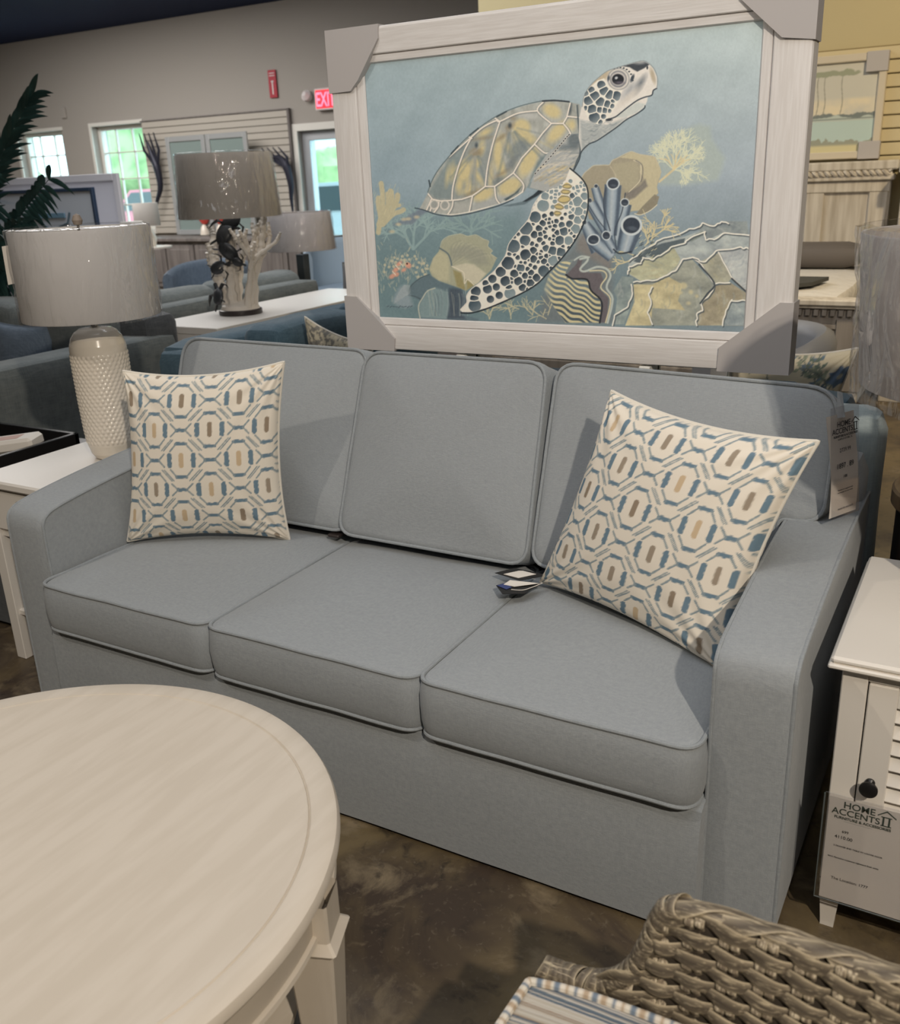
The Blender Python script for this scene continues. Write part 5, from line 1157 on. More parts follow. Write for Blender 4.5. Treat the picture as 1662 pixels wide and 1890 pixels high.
cz = .040 * (1 - np.abs(gx) ** 2.6) * (1 - np.abs(gy) ** 2.6)
r_c = .05; 
m = MB(); Pt = np.stack([2.190 + px_, -.892 + py_, .444 + cz], -1)
m.grid(Pt, stripes(Pt.reshape(-1, 3)))
def rim_pts(z): return [Pt[i, 0] * [1, 1, 0] + [0, 0, z] for i in range(120)] + [Pt[-1, j] * [1, 1, 0] + [0, 0, z] for j in range(1, Nn * 2, 4)] + [Pt[i, -1] * [1, 1, 0] + [0, 0, z] for i in range(118, -1, -1)] + [Pt[0, j] * [1, 1, 0] + [0, 0, z] for j in range(Nn * 2 - 2, 0, -4)]
E_ = np.array(rim_pts(0)); side = []
for z in (.444, .41, .375, .34, .32):
    b_ = 1 + .02 * (1 - ((z - .376) / .056) ** 2); c_ = np.array((2.190, -.892, 0)); side.append((E_ - c_) * b_ + c_ + [0, 0, z])
Gs = np.transpose(np.array(side), (1, 0, 2)); m.grid(Gs, stripes(Gs.reshape(-1, 3) @ np.array([[1, 0, 0], [0, 1, 0], [0, 1, 1]])), closed_u=True)
m.add([side[-1][i] for i in range(0, len(E_), 4)], [list(range(len(E_[::4])))])
m.build('cushion_cover', stripe_m, sc_, color=True, angle=50)
pth = arc_resample(np.r_[E_, E_[:1]] + [0, 0, .446], .004); nP = len(pth); cols = np.array([[(.62, .57, .49), (.16, .20, .25), (.60, .56, .48), (.40, .31, .22)][int(i / 1.6) % 4] for i in range(nP)]).repeat(8, 0)
MB().tube(pth, .0062, 8, closed=True, col=cols).build('piping', stripe_m, sc_, color=True)

# ------------------------------------------------------------------ generic furniture builders
def plain_pillow(corners, thick, label, m, z, grp=None, col=(1, 1, 1)):
    return pillow('throw_pillow', corners, thick, label, 'pillow', lambda u, v: np.ones(u.shape + (3,)) * np.array(col), z, N=24, matr=m, pipe=m, group=grp)

# ------------------------------------------------------------------ teal sectional directly behind the sofa
ts = thing('teal_sectional', (.5, 1.9, 0), 'dark teal sectional sofa behind the blue-grey sofa and the painting', 'sofa')
rbox('back', (-.86, 1.30, .06), (1.885, 1.50, .845), .07, teal_m, ts)
rbox('side_back', (-.88, 1.34, .06), (-.66, 3.05, .86), .07, teal_m, ts, sd=3)
rbox('seat', (-.70, 1.45, .10), (1.85, 2.25, .40), .04, teal_m, ts, sd=5)
rbox('chaise_seat', (-.68, 2.2, .10), (.30, 3.0, .40), .04, teal_m, ts, sd=6)
for k, (y0_, y1_) in enumerate(((1.62, 2.28), (2.30, 2.98))): rbox('back_cushion', (-.67, y0_, .40), (-.42, y1_, .90 + .01 * k), .07, teal_m, ts, wob=.02, sd=k + 8)
for x0_, x1_ in ((-.40, .32), (.34, 1.06), (1.08, 1.72)): rbox('back_cushion', (x0_, 1.49, .40), (x1_, 1.61, .82), .05, teal_m, ts, wob=.02, sd=x0_ * 3)
def floral(u, v):
    C = np.ones(u.shape + (3,)) * np.array((.68, .61, .45)); r = random.Random(8)
    def leaf(cx, cy, rx, ry, an, col):
        a, b = u - cx, v - cy; p_, q_ = a * math.cos(an) + b * math.sin(an), -a * math.sin(an) + b * math.cos(an)
        return mixc(C, np.clip((1 - np.sqrt((p_ / rx) ** 2 + (q_ / (ry * np.clip(1.1 - np.abs(p_ / rx), .05, 1))) ** 2)) / .25, 0, 1), col)
    for k in range(30):
        x0, y0, a = r.uniform(-.2, .2), r.uniform(-.22, .2), r.uniform(.6, 2.6); pts = [(x0, y0)]
        for s_ in range(5): a += r.uniform(-.45, .45); pts.append((pts[-1][0] + .028 * math.cos(a), pts[-1][1] + .028 * math.sin(a)))
        for p1, p2 in zip(pts[:-1], pts[1:]):
            C = mixc(C, np.clip((.0022 - sd_seg(u, v, p1, p2)) / .001 + .5, 0, 1), (.20, .22, .19)); col = r.choice([(.16, .21, .17), (.17, .23, .28), (.30, .33, .24)])
            for sg_ in (-1, 1): C = leaf(p2[0] + .012 * math.cos(a + sg_), p2[1] + .012 * math.sin(a + sg_), .014, .007, a + sg_ * .8, col)
    for x0, y0, c in ((.17, .17, (.15, .21, .30)), (-.08, .1, (.26, .28, .19)), (.02, -.08, (.15, .21, .30)), (-.17, .19, (.30, .26, .2))):
        for k in range(7): a = k * .9; C = leaf(x0 + .022 * math.cos(a), y0 + .022 * math.sin(a), .022, .014, a, c)
        C = mixc(C, np.clip((.010 - np.hypot(u - x0, v - y0)) / .003, 0, 1), (.50, .50, .42))
    return C
def speck(u, v):
    q = fbm(u * 95 + 5, v * 95 + 5, 41, 2); C = np.ones(u.shape + (3,)) * np.array((.50, .45, .34)); return mixc(C, np.clip((q - .5) / .05, 0, 1) * .8, (.13, .13, .13))
pillow('throw_pillow', [(1.36, 1.76, .41), (1.74, 1.78, .41), (1.835, 1.69, .915), (1.44, 1.68, .90)], .14, 'cream floral pillow with blue and green leaves behind the right back cushion of the sofa', 'pillow', floral, .40, N=110, matr=print_m, pipe=pipec_m)
pillow('throw_pillow', [(-.42, 1.80, .42), (-.02, 1.83, .40), (-.02, 1.71, .835), (-.345, 1.70, .935)], .12, 'small black and cream speckled pillow on the teal sectional left of the painting', 'pillow', speck, .40, N=80, matr=print_m, pipe=pipec_m)
# aqua chair and wood stump at the right edge
ac = thing('aqua_chair', (1.82, 1.12, 0), 'pale aqua upholstered chair right behind the right end of the sofa', 'chair')
rbox('back', (1.62, 1.03, .08), (1.995, 1.17, .872), .06, aqua_m, ac, sd=2); rbox('base', (1.64, 1.04, .0), (1.98, 1.20, .25), .03, aqua_m, ac)
stp = thing('stump_table', (2.235, .98, 0), 'round side table with weathered wood top and black drum base at the right edge', 'side table')
put(MB().lathe([(0, 0), (.185, 0), (.19, .01), (.19, .66), (.185, .665), (0, .665)], 48), (2.235, .98, 0)).build('drum', mat('charred_wood', (.018, .013, .011), .6, var=((30, 30, 3), (.05, .03, .022), .4, .7, 5)), stp)
put(MB().lathe([(0, .665), (.20, .665), (.205, .672), (.205, .705), (.20, .712), (0, .712)], 48), (2.235, .98, 0)).build('top', mat('oak_slice', (.33, .23, .13), .5, var=((40, 8, 8), (.22, .14, .08), .4, .65, 5)), stp)

# ------------------------------------------------------------------ white console with the coral lamp
cs = thing('console_table', (-1.68, 3.15, 0), 'long white lacquered console table carrying the coral lamp', 'console table')
MB().box((-1.95, 2.295, .712), (-1.415, 4.02, .752), .003).build('top', white_m, cs, smooth=False)
MB().box((-1.94, 2.30, 0), (-1.425, 2.345, .712), .002).build('end_panel', white_m, cs, smooth=False); MB().box((-1.94, 3.96, 0), (-1.425, 4.01, .712), .002).build('end_panel', white_m, cs, smooth=False)
cc_ = np.array((-1.69, 2.80, .752))
cl = thing('coral_lamp', cc_, 'lamp with white coral branches, dark turtles and wide greige shade on the white console', 'lamp')
put(MB().lathe([(0, 0), (.125, 0), (.127, .006), (.125, .026), (.118, .030), (0, .030)], 48), cc_).build('base', dark_m, cl)
coral_m = mat('white_coral_resin', (.66, .60, .52), .45)
rr = random.Random(12); mb = MB()
mb.lathe([(.0, .03), (.115, .03), (.105, .05), (.06, .07), (0, .075)], 24, Matrix.Translation(cc_))
def coral(q, d, ln, r, dep):
    P = [q]
    for s in range(4):
        d = (d + Vector((rr.uniform(-.3, .3), rr.uniform(-.3, .3), rr.uniform(-.05, .25)))).normalized(); P.append(P[-1] + d * ln / 4)
    mb.tube(crom(P, 4), np.linspace(r, r * .62, 17) * (1 + .15 * np.sin(np.arange(17) * 1.3)), 8)
    if dep:
        for k in range(2 + (dep > 1)): coral(P[rr.randint(2, 4)], (d + Vector((rr.uniform(-.6, .6), rr.uniform(-.6, .6), rr.uniform(.1, .7)))).normalized(), ln * .48, r * .68, dep - 1)
for ox, oy, dx, ln, r in ((-.06, -.02, -.45, .30, .042), (-.05, .02, -.2, .30, .036), (.07, -.01, .05, .36, .030), (.05, .05, .12, .30, .028), (0, -.05, -.3, .22, .036), (.085, -.03, -.1, .30, .022), (.02, .03, -.1, .34, .030)):
    coral(Vector(cc_) + Vector((ox, oy, .03)), Vector((dx, rr.uniform(-.2, .2), 1)).normalized(), ln, r, 2)
mb.tube([cc_ + np.array((-.02, 0, .05)), cc_ + np.array((-.015, 0, .3)), cc_ + np.array((0, 0, .50))], .022, 8)
mb.build('coral_branches', coral_m, cl)
put(MB().lathe([(0, .45), (.012, .45), (.012, .58), (0, .58)], 16), cc_).build('neck', dark_m, cl)
turt_m = mat('bronze_turtle', (.04, .042, .045), .4, .5, .3)
for k, (ox, oy, oz, s_, rz_) in enumerate(((-.01, -.05, .46, .085, .3), (.01, -.06, .36, .075, 2.4), (-.07, -.07, .27, .06, 1.2), (-.07, -.10, .11, .07, -.6), (.07, -.06, .30, .04, 2), (.02, -.02, .52, .07, 1.0))):
    M = Matrix.Translation(Vector(cc_) + Vector((ox, oy, oz))) @ Matrix.Rotation(rz_, 4, 'Y') @ Matrix.Rotation(1.1, 4, 'X') @ Matrix.Scale(s_, 4)
    m = MB(); n1 = 16; G = np.array([[(math.cos(2 * PI * i / n1) * math.sin(t) * .62, math.sin(2 * PI * i / n1) * math.sin(t) * .85, math.cos(t) * .3) for t in np.linspace(0, PI, 9)] for i in range(n1)]); m.grid(G, closed_u=True, M=M)
    m.tube([(0, .75, 0), (0, 1.0, .05), (0, 1.25, .08), (0, 1.35, .08)], np.array((.2, .17, .17, .06)), 8, M=M)
    for sx_ in (-1, 1):
        m.tube([(sx_ * .45, .5, 0), (sx_ * .9, .65, .03), (sx_ * 1.25, .3, -.02), (sx_ * 1.4, -.1, -.05)], np.array((.16, .2, .13, .03)), 6, M=M, sx=.4); m.tube([(sx_ * .35, -.6, 0), (sx_ * .6, -.9, 0), (sx_ * .7, -1.1, 0)], np.array((.13, .14, .04)), 6, M=M, sx=.4)
    m.build('turtle_figure', turt_m, cl)
sh = put(shade_mb(.285, .262, .545, .885), cc_).build('lamp_shade', mat('greige_linen_shade', (.50, .455, .40), .8, .2), cl)
put(film_mb(.285, .262, .54, .89, 5, .007), cc_).build('plastic_wrap', film_m, sh)

# ------------------------------------------------------------------ grey sofas to the left
gs = thing('grey_sectional', (-2.1, 1.5, 0), 'dark grey sectional sofa behind the left end table and the palm', 'sofa')
rbox('arm', (-1.78, .62, .05), (-1.55, 2.15, .755), .05, grey_m, gs); rbox('seat', (-2.9, .70, .08), (-1.72, 2.1, .44), .04, grey_m, gs, sd=2)
rbox('back', (-2.9, 1.95, .08), (-1.58, 2.20, .86), .06, dgrey_m, gs, sd=4)
for k in range(2): rbox('back_cushion', (-2.86 + k * .57, 1.72, .44), (-2.32 + k * .57, 1.98, .93), .07, grey_m, gs, wob=.02, sd=k)
plain_pillow([(-2.35, 1.60, .45), (-1.97, 1.66, .45), (-2.02, 1.74, .84), (-2.38, 1.68, .84)], .13, 'navy throw pillow on the dark grey sectional below the palm', slate_m, .44, col=(.3, .4, .6))
g2 = thing('grey_sofa', (-2.5, 3.2, 0), 'grey-green sofa with piped back cushions behind the white console', 'sofa')
rbox('back', (-2.28, 2.30, .06), (-2.04, 4.05, .82), .05, grey_m, g2, sd=7); rbox('seat', (-3.0, 2.32, .08), (-2.22, 4.0, .44), .04, grey_m, g2, sd=8)
for k, (a, b) in enumerate(((2.30, 3.14), (3.16, 4.0))):
    cu_ = rbox('back_cushion', (-2.42, a, .44), (-2.14, b, .885), .09, grey_m, g2, wob=.02, sd=k + 3)
ch = thing('taupe_sofa', (-1.45, 4.65, 0), 'taupe sofa with dark throw pillows left of the painting', 'sofa')
rbox('seat', (-2.05, 4.32, .08), (-.62, 5.0, .46), .04, taupe_m, ch); rbox('back', (-2.1, 4.95, .08), (-.62, 5.2, .80), .06, taupe_m, ch, sd=3); rbox('arm', (-2.22, 4.30, .05), (-2.0, 5.15, .66), .05, taupe_m, ch, sd=4)
for k, (xa, lab, mm_) in enumerate(((-2.17, 'grey-beige throw pillow at the left end of the taupe sofa', (.5, .5, .5)), (-1.90, 'brown-grey throw pillow with a sharp corner on the taupe sofa beside the leaning black lamp', (.55, .5, .5)), (-1.58, 'light taupe throw pillow half hidden by the painting frame', (.85, .8, .8)))):
    plain_pillow([(xa, 4.44, .47), (xa + .27, 4.52, .47), (xa + .24, 4.62, .90), (xa - .02, 4.54, .88)], .15, lab, mat('pillow_cloth', tuple(.26 * c for c in mm_), .8), .46, 'pillows on the taupe sofa')
def barrel(c, r, h, z0, m, label, rz, name='barrel_chair', rings=True):
    t = thing(name, (c[0], c[1], 0), label, 'chair'); n = 32; A = np.linspace(-2.05, 2.05, n); mb = MB(); G = []
    for a in A:
        hh_ = h - .10 * (abs(a) / 2.05) ** 3; row = []
        for q, z in ((r - .09, z0), (r - .10, hh_ - .06), (r - .085, hh_ - .02), (r - .05, hh_), (r - .015, hh_ - .02), (r, hh_ - .06), (r - .01, .12), (r - .03, .10)):
            row.append((c[0] + q * math.cos(a + rz), c[1] + q * math.sin(a + rz), z))
        G.append(row)
    mb.grid(np.array(G)); mb.f += [tuple(range(8)), tuple((n - 1) * 8 + i for i in range(8))]; mb.mi += [0, 0]; mb.build('shell', m, t, angle=50)
    put(MB().lathe([(0, .10), (r - .11, .10), (r - .09, .14), (r - .09, z0 + .06), (r - .12, z0 + .10), (0, z0 + .11)], 32), (c[0], c[1], 0)).build('seat', m, t)
    put(MB().lathe([(0, 0), (r * .5, 0), (r * .5, .10), (0, .10)], 24), (c[0], c[1], 0)).build('swivel_base', dark_m, t)
    return t
barrel((-4.35, 5.32), .42, .80, .35, slate_m, 'slate blue barrel chair with rounded back left of the coral lamp', PI * .5)
barrel((1.27, 2.95), .33, .77, .33, mat('pale_grey_vinyl', (.22, .225, .24), .45), 'grey barrel chair in front of the bed footboard', .9)
barrel((-3.2, 6.0), .42, .95, .42, mat('pale_blue_cloth', (.30, .38, .46), .7), 'pale blue rounded chair behind the dark column lamp', PI * .6)
# third lamp
l3 = np.array((-2.30, 4.20, 0)); lt3 = thing('table_lamp', (l3[0], l3[1], .62), 'small lamp with plastic-wrapped grey shade on a dark column beside the taupe sofa', 'lamp')
MB().box((l3[0] - .10, l3[1] - .10, .62), (l3[0] + .10, l3[1] + .10, .64), .003).build('foot', dark_m, lt3, smooth=False)
MB().box((l3[0] - .035, l3[1] - .035, .64), (l3[0] + .035, l3[1] + .035, .97), .004).build('column', mat('dark_grey_stone', (.045, .055, .06), .4), lt3, smooth=False)
put(MB().lathe([(0, .97), (.008, .97), (.008, 1.25), (0, 1.25)], 12), l3).build('rod', brass_m, lt3)
sh = put(shade_mb(.245, .225, 1.0, 1.262), l3).build('lamp_shade', mat('taupe_shade', (.44, .41, .40), .8), lt3); put(film_mb(.245, .225, .995, 1.268, 7, .008), l3).build('plastic_wrap', film_m, sh)
sb = thing('side_table', (-2.30, 4.20, 0), 'small dark side table under the column lamp', 'side table')
MB().box((-2.5, 4.06, .59), (-2.26, 4.3, .62), .004).build('top', dark_m, sb, smooth=False)
put(MB().lathe([(0, 0), (.12, 0), (.12, .02), (.02, .03), (.02, .59), (0, .59)], 20), (-2.36, 4.2, 0)).build('pedestal', dark_m, sb)
# little far lamp
fl_ = at(270, 396, Y=7); tf = thing('table_lamp', (fl_.x, fl_.y, .80), 'tiny plain white lamp far back under the second window', 'lamp')
put(MB().lathe([(0, .80), (.07, .80), (.09, .9), (.03, 1.04), (0, 1.04)], 20), (fl_.x, fl_.y, 0)).build('base', ceramic_m, tf); put(shade_mb(.15, .145, 1.04, 1.30), (fl_.x, fl_.y, 0)).build('lamp_shade', shade_m, tf)
tbl = thing('side_table', (fl_.x, fl_.y, 0), 'white side table far back under the tiny white lamp', 'side table')
put(MB().lathe([(0, .78), (.25, .78), (.25, .80), (0, .80)], 24), (fl_.x, fl_.y, 0)).build('top', white_m, tbl); put(MB().lathe([(0, 0), (.15, 0), (.03, .03), (.03, .78), (0, .78)], 16), (fl_.x, fl_.y, 0)).build('pedestal', white_m, tbl)

# ------------------------------------------------------------------ back wall: slatwall, cabinet, framed glass art, sculptures, signs
sw = MB()
for k in range(18): z = .80 + k * .0872; sw.box((-9.12, 9.355, z + .008), (-6.41, 9.385, z + .0872), .004)
sw2 = thing('slatwall_panel', (-7.75, 9.38, .8), 'cream slatwall display panel between the second window and the exit door', 'wall panel')
sw.build('slats', slat_m, sw2, smooth=False); MB().box((-9.14, 9.385, .79), (-6.39, 9.398, 2.385), .001).build('backing', slatd_m, sw2, smooth=False)
MB().box((-6.41, 9.34, .79), (-6.37, 9.39, 2.385), .003).box((-9.14, 9.34, 2.372), (-6.37, 9.39, 2.39), .003).build('edge_trim', greywood_m, sw2, smooth=False)
lw = thing('sideboard', (-7.0, 8.75, 0), 'long grey-brown panelled sideboard along the back wall below the framed glass art', 'sideboard')
MB().box((-8.75, 8.50, .745), (-5.35, 9.05, .79), .006).build('top', greywood_m, lw, smooth=False); MB().box((-8.70, 8.56, 0), (-5.40, 9.0, .745), .004).build('case', greywood_m, lw, smooth=False)
for k in range(6):
    x_ = -8.66 + k * .545; d = MB().box((x_, 8.535, .12), (x_ + .51, 8.56, .70), .004).box((x_ + .07, 8.525, .18), (x_ + .44, 8.54, .64), .006).build('door', greywood_m, lw, smooth=False)
def framed(x0, x1, z0, z1, y, name, label, fm, cm_, fw=.05, extra=None):
    t = thing(name, ((x0 + x1) / 2, y, z0), label, 'picture'); m = MB()
    m.box((x0, y - .02, z0), (x0 + fw, y + .015, z1), .004).box((x1 - fw, y - .02, z0), (x1, y + .015, z1), .004).box((x0 + fw, y - .02, z0), (x1 - fw, y + .015, z0 + fw), .004).box((x0 + fw, y - .02, z1 - fw), (x1 - fw, y + .015, z1), .004)
    m.build('frame', fm, t, smooth=False); MB().box((x0 + fw, y - .002, z0 + fw), (x1 - fw, y + .012, z1 - fw), .001).build('print', cm_, t, smooth=False)
    return t
fg = mat('silver_frame', (.45, .47, .48), .3, .5, .4)
for x0_, x1_, lab in ((-8.42, -7.68, 'tall silver-framed pale green art panel above the sideboard, left one of the pair'), (-7.66, -6.92, 'tall silver-framed pale green art panel above the sideboard, right one of the pair')):
    t = framed(x0_, x1_, .80, 2.13, 9.10, 'framed_picture', lab, fg, mat('seagreen_glass', (.22, .28, .27), .2, .5), .07)
    xr = x1_ - .16 if x0_ < -8 else x0_ + .12
    put(MB().lathe([(0, -.10), (.045, -.09), (.09, -.03), (.10, .02), (.05, .08), (0, .09)], 14, Matrix.Scale(.8, 4)), (xr, 9.07, 1.02)).build('red_flower', mat('coral_red', (.65, .08, .06), .6), t)
    put(MB().lathe([(0, -.22), (.07, -.22), (.05, -.12), (.02, -.08), (0, -.08)], 12), (xr, 9.05, 1.02)).build('white_vase', ceramic_m, t)
ink_blue = mat('dark_blue_metal', (.03, .032, .05), .4, .5, .3)
for pts_, lab in (([(272, 262), (280, 285), (290, 310), (296, 345), (290, 372), (285, 398)], 'dark blue twisted metal wall sculpture on the left end of the slatwall'), ([(500, 290), (518, 292), (530, 310), (537, 340), (538, 365), (541, 392)], 'dark blue hooked metal wall sculpture on the right end of the slatwall')):
    q = [at(a, b, Y=9.24) for a, b in pts_]; t = thing('wall_sculpture', q[-1], lab, 'sculpture')
    MB().tube(crom(q, 6), np.r_[np.linspace(.015, .055, 12), np.linspace(.055, .012, 5 * 6 + 1 - 12)], 10).build('stem', ink_blue, t)
    m = MB()
    for k in range(4):
        b0 = q[0] + Vector((.12 * (k - 1.5) * .8, 0, .12)); m.tube([q[2], (q[2] + b0) / 2 + Vector((.05 * (k - 1.5), 0, 0)), b0], np.array((.03, .02, .008)), 6)
    m.build('fronds', ink_blue, t)
# fire extinguisher sign, exit sign, emergency light, thermostat
red_m = mat('sign_red', (.42, .03, .05), .5)
a, b = at(495, 130, Y=9.385), at(512, 180, Y=9.385)
t = thing('extinguisher_sign', ((a.x + b.x) / 2, 9.385, b.z), 'narrow red fire extinguisher sign high on the back wall', 'sign')
plate = MB().box((a.x, 9.37, b.z), (a.x + .13, 9.385, b.z + .34), .002).build('plate', red_m, t, smooth=False)
wht = mat('sign_white', (.75, .7, .7), .5)
MB().box((a.x + .055, 9.367, b.z + .04), (a.x + .075, 9.372, b.z + .2), .001).box((a.x + .045, 9.367, b.z + .19), (a.x + .085, 9.372, b.z + .21), .001).box((a.x + .02, 9.367, b.z + .265), (a.x + .11, 9.372, b.z + .275), .001).box((a.x + .02, 9.367, b.z + .295), (a.x + .11, 9.372, b.z + .305), .001).build('pictogram', wht, plate, smooth=False)
a, b = at(581, 167, Y=9.30), at(612, 200, Y=9.30)
t = thing('exit_sign', (a.x + .2, 9.30, b.z), 'glowing red EXIT sign beside the upper left corner of the painting', 'sign')
MB().box((a.x - .02, 9.31, b.z - .01), (a.x + .33, 9.40, b.z + .25), .006).build('housing', wht, t, smooth=False)
exr = mat('exit_face', (.10, .01, .015), .4, emis=((1, .03, .05), .9)); MB().box((a.x, 9.305, b.z + .01), (a.x + .31, 9.312, b.z + .23), .001).build('face', exr, t, smooth=False)
text('EXIT', .24, Matrix([[1, 0, 0, a.x + .155], [0, 0, -1, 9.304], [0, 1, 0, b.z + .035], [0, 0, 0, 1]]), 'lettering', mat('exit_glow', (.8, .02, .03), .5, emis=((1, .05, .08), 6)), t, .001, bold=.004, sx=.62)
a = at(566, 177, Y=9.33); t = thing('emergency_light', (a.x, 9.39, a.z), 'small white emergency lamp left of the EXIT sign', 'lamp')
MB().lathe([(0, -.06), (.05, -.06), (.07, -.02), (.07, .02), (.03, .06), (0, .06)], 20, Matrix.Translation((a.x, 9.33, a.z)) @ Matrix.Rotation(1.2, 4, 'X')).build('head', wht, t)
MB().box((a.x - .03, 9.34, a.z - .03), (a.x + .03, 9.40, a.z + .06), .004).build('bracket', wht, t, smooth=False)
a = at(117, 208, Y=9.38); tag(MB().box((a.x - .05, 9.37, a.z - .08), (a.x + .05, 9.40, a.z + .08), .006).build('thermostat', wall_m, smooth=False), 'small greige box on the wall above the left windows', 'thermostat')
# stacked framed prints left
bl_ = mat('navy_frame', (.03, .05, .09), .4)
prb = mat('pale_sea_print', (.56, .60, .66), .4, var=((.6, .6, 9), (.34, .44, .54), .55, .62, 3))
a, b = at(-70, 330, Y=4.6), at(218, 319, Y=4.6); framed(a.x, b.x, .55, b.z, 4.6, 'framed_print', 'large print in a wide pale frame behind the left lamp and the palm', mat('pale_frame', (.62, .60, .62), .5), mat('lilac_mat', (.60, .59, .64), .6), .06)
a, b = at(-70, 345, Y=4.2), at(172, 345, Y=4.2); t = framed(a.x, b.x, .62, b.z, 4.2, 'framed_print', 'navy-framed pale seascape print with a boat behind the palm fronds', bl_, prb, .03)
q = [at(60, 400, Y=4.185), at(95, 425, Y=4.185), at(125, 412, Y=4.185), at(128, 392, Y=4.185)]
MB().tube([q[0], q[1], q[2], q[3]], .008, 6).build('boat_outline', mat('boat_teal', (.10, .16, .20), .6), t)
MB().box((at(70, 395, Y=4.19).x, 4.180, at(70, 403, Y=4.19).z), (at(120, 395, Y=4.19).x, 4.192, at(120, 393, Y=4.19).z), .001).build('boat_hull', mat('boat_blue', (.16, .28, .38), .6), t, smooth=False)
dl = thing('display_ledge', (-4.7, 4.5, 0), 'low pale display ledge under the framed prints', 'ledge'); MB().box((-6.4, 4.08, 0), (-3.6, 4.72, .54), .01).build('block', white_m, dl, smooth=False)
MB().box((-6.45, 4.03, .54), (-3.55, 4.78, .55), .003).build('top', white_m, dl, smooth=False)
vs = at(199, 432, Y=3.95)
vz = thing('white_carton', (vs.x, 4.35, .56), 'tall narrow white carton standing in front of the pale-framed print', 'box'); MB().box((vs.x - .06, 4.20 - .06, .55), (vs.x + .08, 4.20 + .06, 1.22), .006).build('carton', white2_m, vz, smooth=False)
# ------------------------------------------------------------------ palm at the left edge
leaf_m = mat('palm_leaf', (.018, .045, .042), .32, .5, var=((8, 8, 8), (.035, .075, .065), .4, .7, 3))
pl = thing('potted_palm', (-3.30, 2.08, 0), 'dark green potted palm with long fronds at the left edge', 'plant')
put(MB().lathe([(0, 0), (.15, 0), (.16, .02), (.19, .32), (.20, .34), (.18, .34), (.17, .30), (0, .30)], 32), (-3.30, 2.08, 0)).build('pot', dark_m, pl)
rp = random.Random(4)
def frond(P, L0, spread, drop, n=20, wl=.015, up=0):
    n = int(n * 1.35)
    P = arc_resample(crom(P, 10), .02); m = MB(); m.tube(P, np.linspace(.008, .002, len(P)), 6)
    T = np.gradient(P, axis=0); T /= np.linalg.norm(T, axis=1)[:, None]
    view = np.array((.55, -.80, .2)); 
    for i in np.linspace(len(P) * .12, len(P) - 2, n).astype(int):
        f = i / len(P); L = L0 * (1 - .45 * f) * rp.uniform(.85, 1.1)
        side0 = np.cross(T[i], view); side0 /= np.linalg.norm(side0)
        for s in (-1, 1):
            d = T[i] * math.cos(spread) + side0 * s * math.sin(spread) + view * rp.uniform(-.15, .25); d /= np.linalg.norm(d)
            ts_ = np.linspace(0, 1, 7); C_ = [P[i] + d * L * t + np.array((0, 0, -drop * L * t * t)) for t in ts_]
            w_ = np.cross(d, view); w_ /= np.linalg.norm(w_) + 1e-9; prof = [0.35, .8, 1, .95, .75, .45, .03]
            V = []; 
            for c_, q_ in zip(C_, prof): V += [c_ - w_ * wl * q_, c_ + view * .004 * q_, c_ + w_ * wl * q_, c_ - view * .002]
            F = [(4 * j + a_, 4 * j + (a_ + 1) % 4, 4 * j + 4 + (a_ + 1) % 4, 4 * j + 4 + a_) for j in range(6) for a_ in range(4)]
            m.add(V, F)
    m.build('frond', leaf_m, pl, angle=40)
root = Vector((-3.30, 2.08, .33))
def A(x_, y_, Y=2.3): return np.array(at(x_, y_, Y=Y))
for pts_, L0, sp, dr_, n_ in (([root, A(-60, 560), A(-35, 400), A(5, 280), A(45, 200, 2.3), A(62, 172, 2.3)], .36, .34, .25, 36),
                              ([root, A(-40, 600, 2.2), A(-5, 470, 2.1), A(40, 395, 2.05), A(75, 350, 2.0), A(95, 325, 2.0)], .25, .72, .45, 30),
                              ([root, A(-60, 500), A(-60, 400), A(-40, 330), A(-25, 300)], .30, 1.0, .3, 26),
                              ([root, A(-60, 600, 2.2), A(-50, 480, 2.1), A(-25, 400, 2.0), A(-5, 370, 2.0)], .26, .95, .5, 26),
                              ([root, A(-60, 600, 2.2), A(-40, 500, 2.1), A(-5, 450, 2.0), A(25, 440, 2.0)], .26, .8, .7, 26),
                              ([root, A(-70, 620, 2.2), A(-50, 540, 2.1), A(0, 500, 2.0), A(30, 510, 2.0)], .26, .7, .7, 24),
                              ([root, A(-70, 650, 2.1), A(-50, 570, 2.0), A(-10, 550, 1.98), A(25, 570, 1.98)], .24, .7, .7, 22),
                              ([root, A(-80, 660, 2.1), A(-60, 610, 2.0), A(-30, 600, 1.98), A(0, 620, 1.98)], .22, .8, .7, 20),
                              ([root, A(-50, 600, 2.2), A(-20, 480, 2.1), A(20, 420, 2.0), A(55, 410, 2.0)], .22, .7, .6, 22), ([root, A(-50, 620, 2.2), A(-20, 540, 2.1), A(20, 480, 2.0), A(60, 500, 2.0)], .22, .7, .7, 22)):
    frond(pts_, L0, sp, dr_, n_)
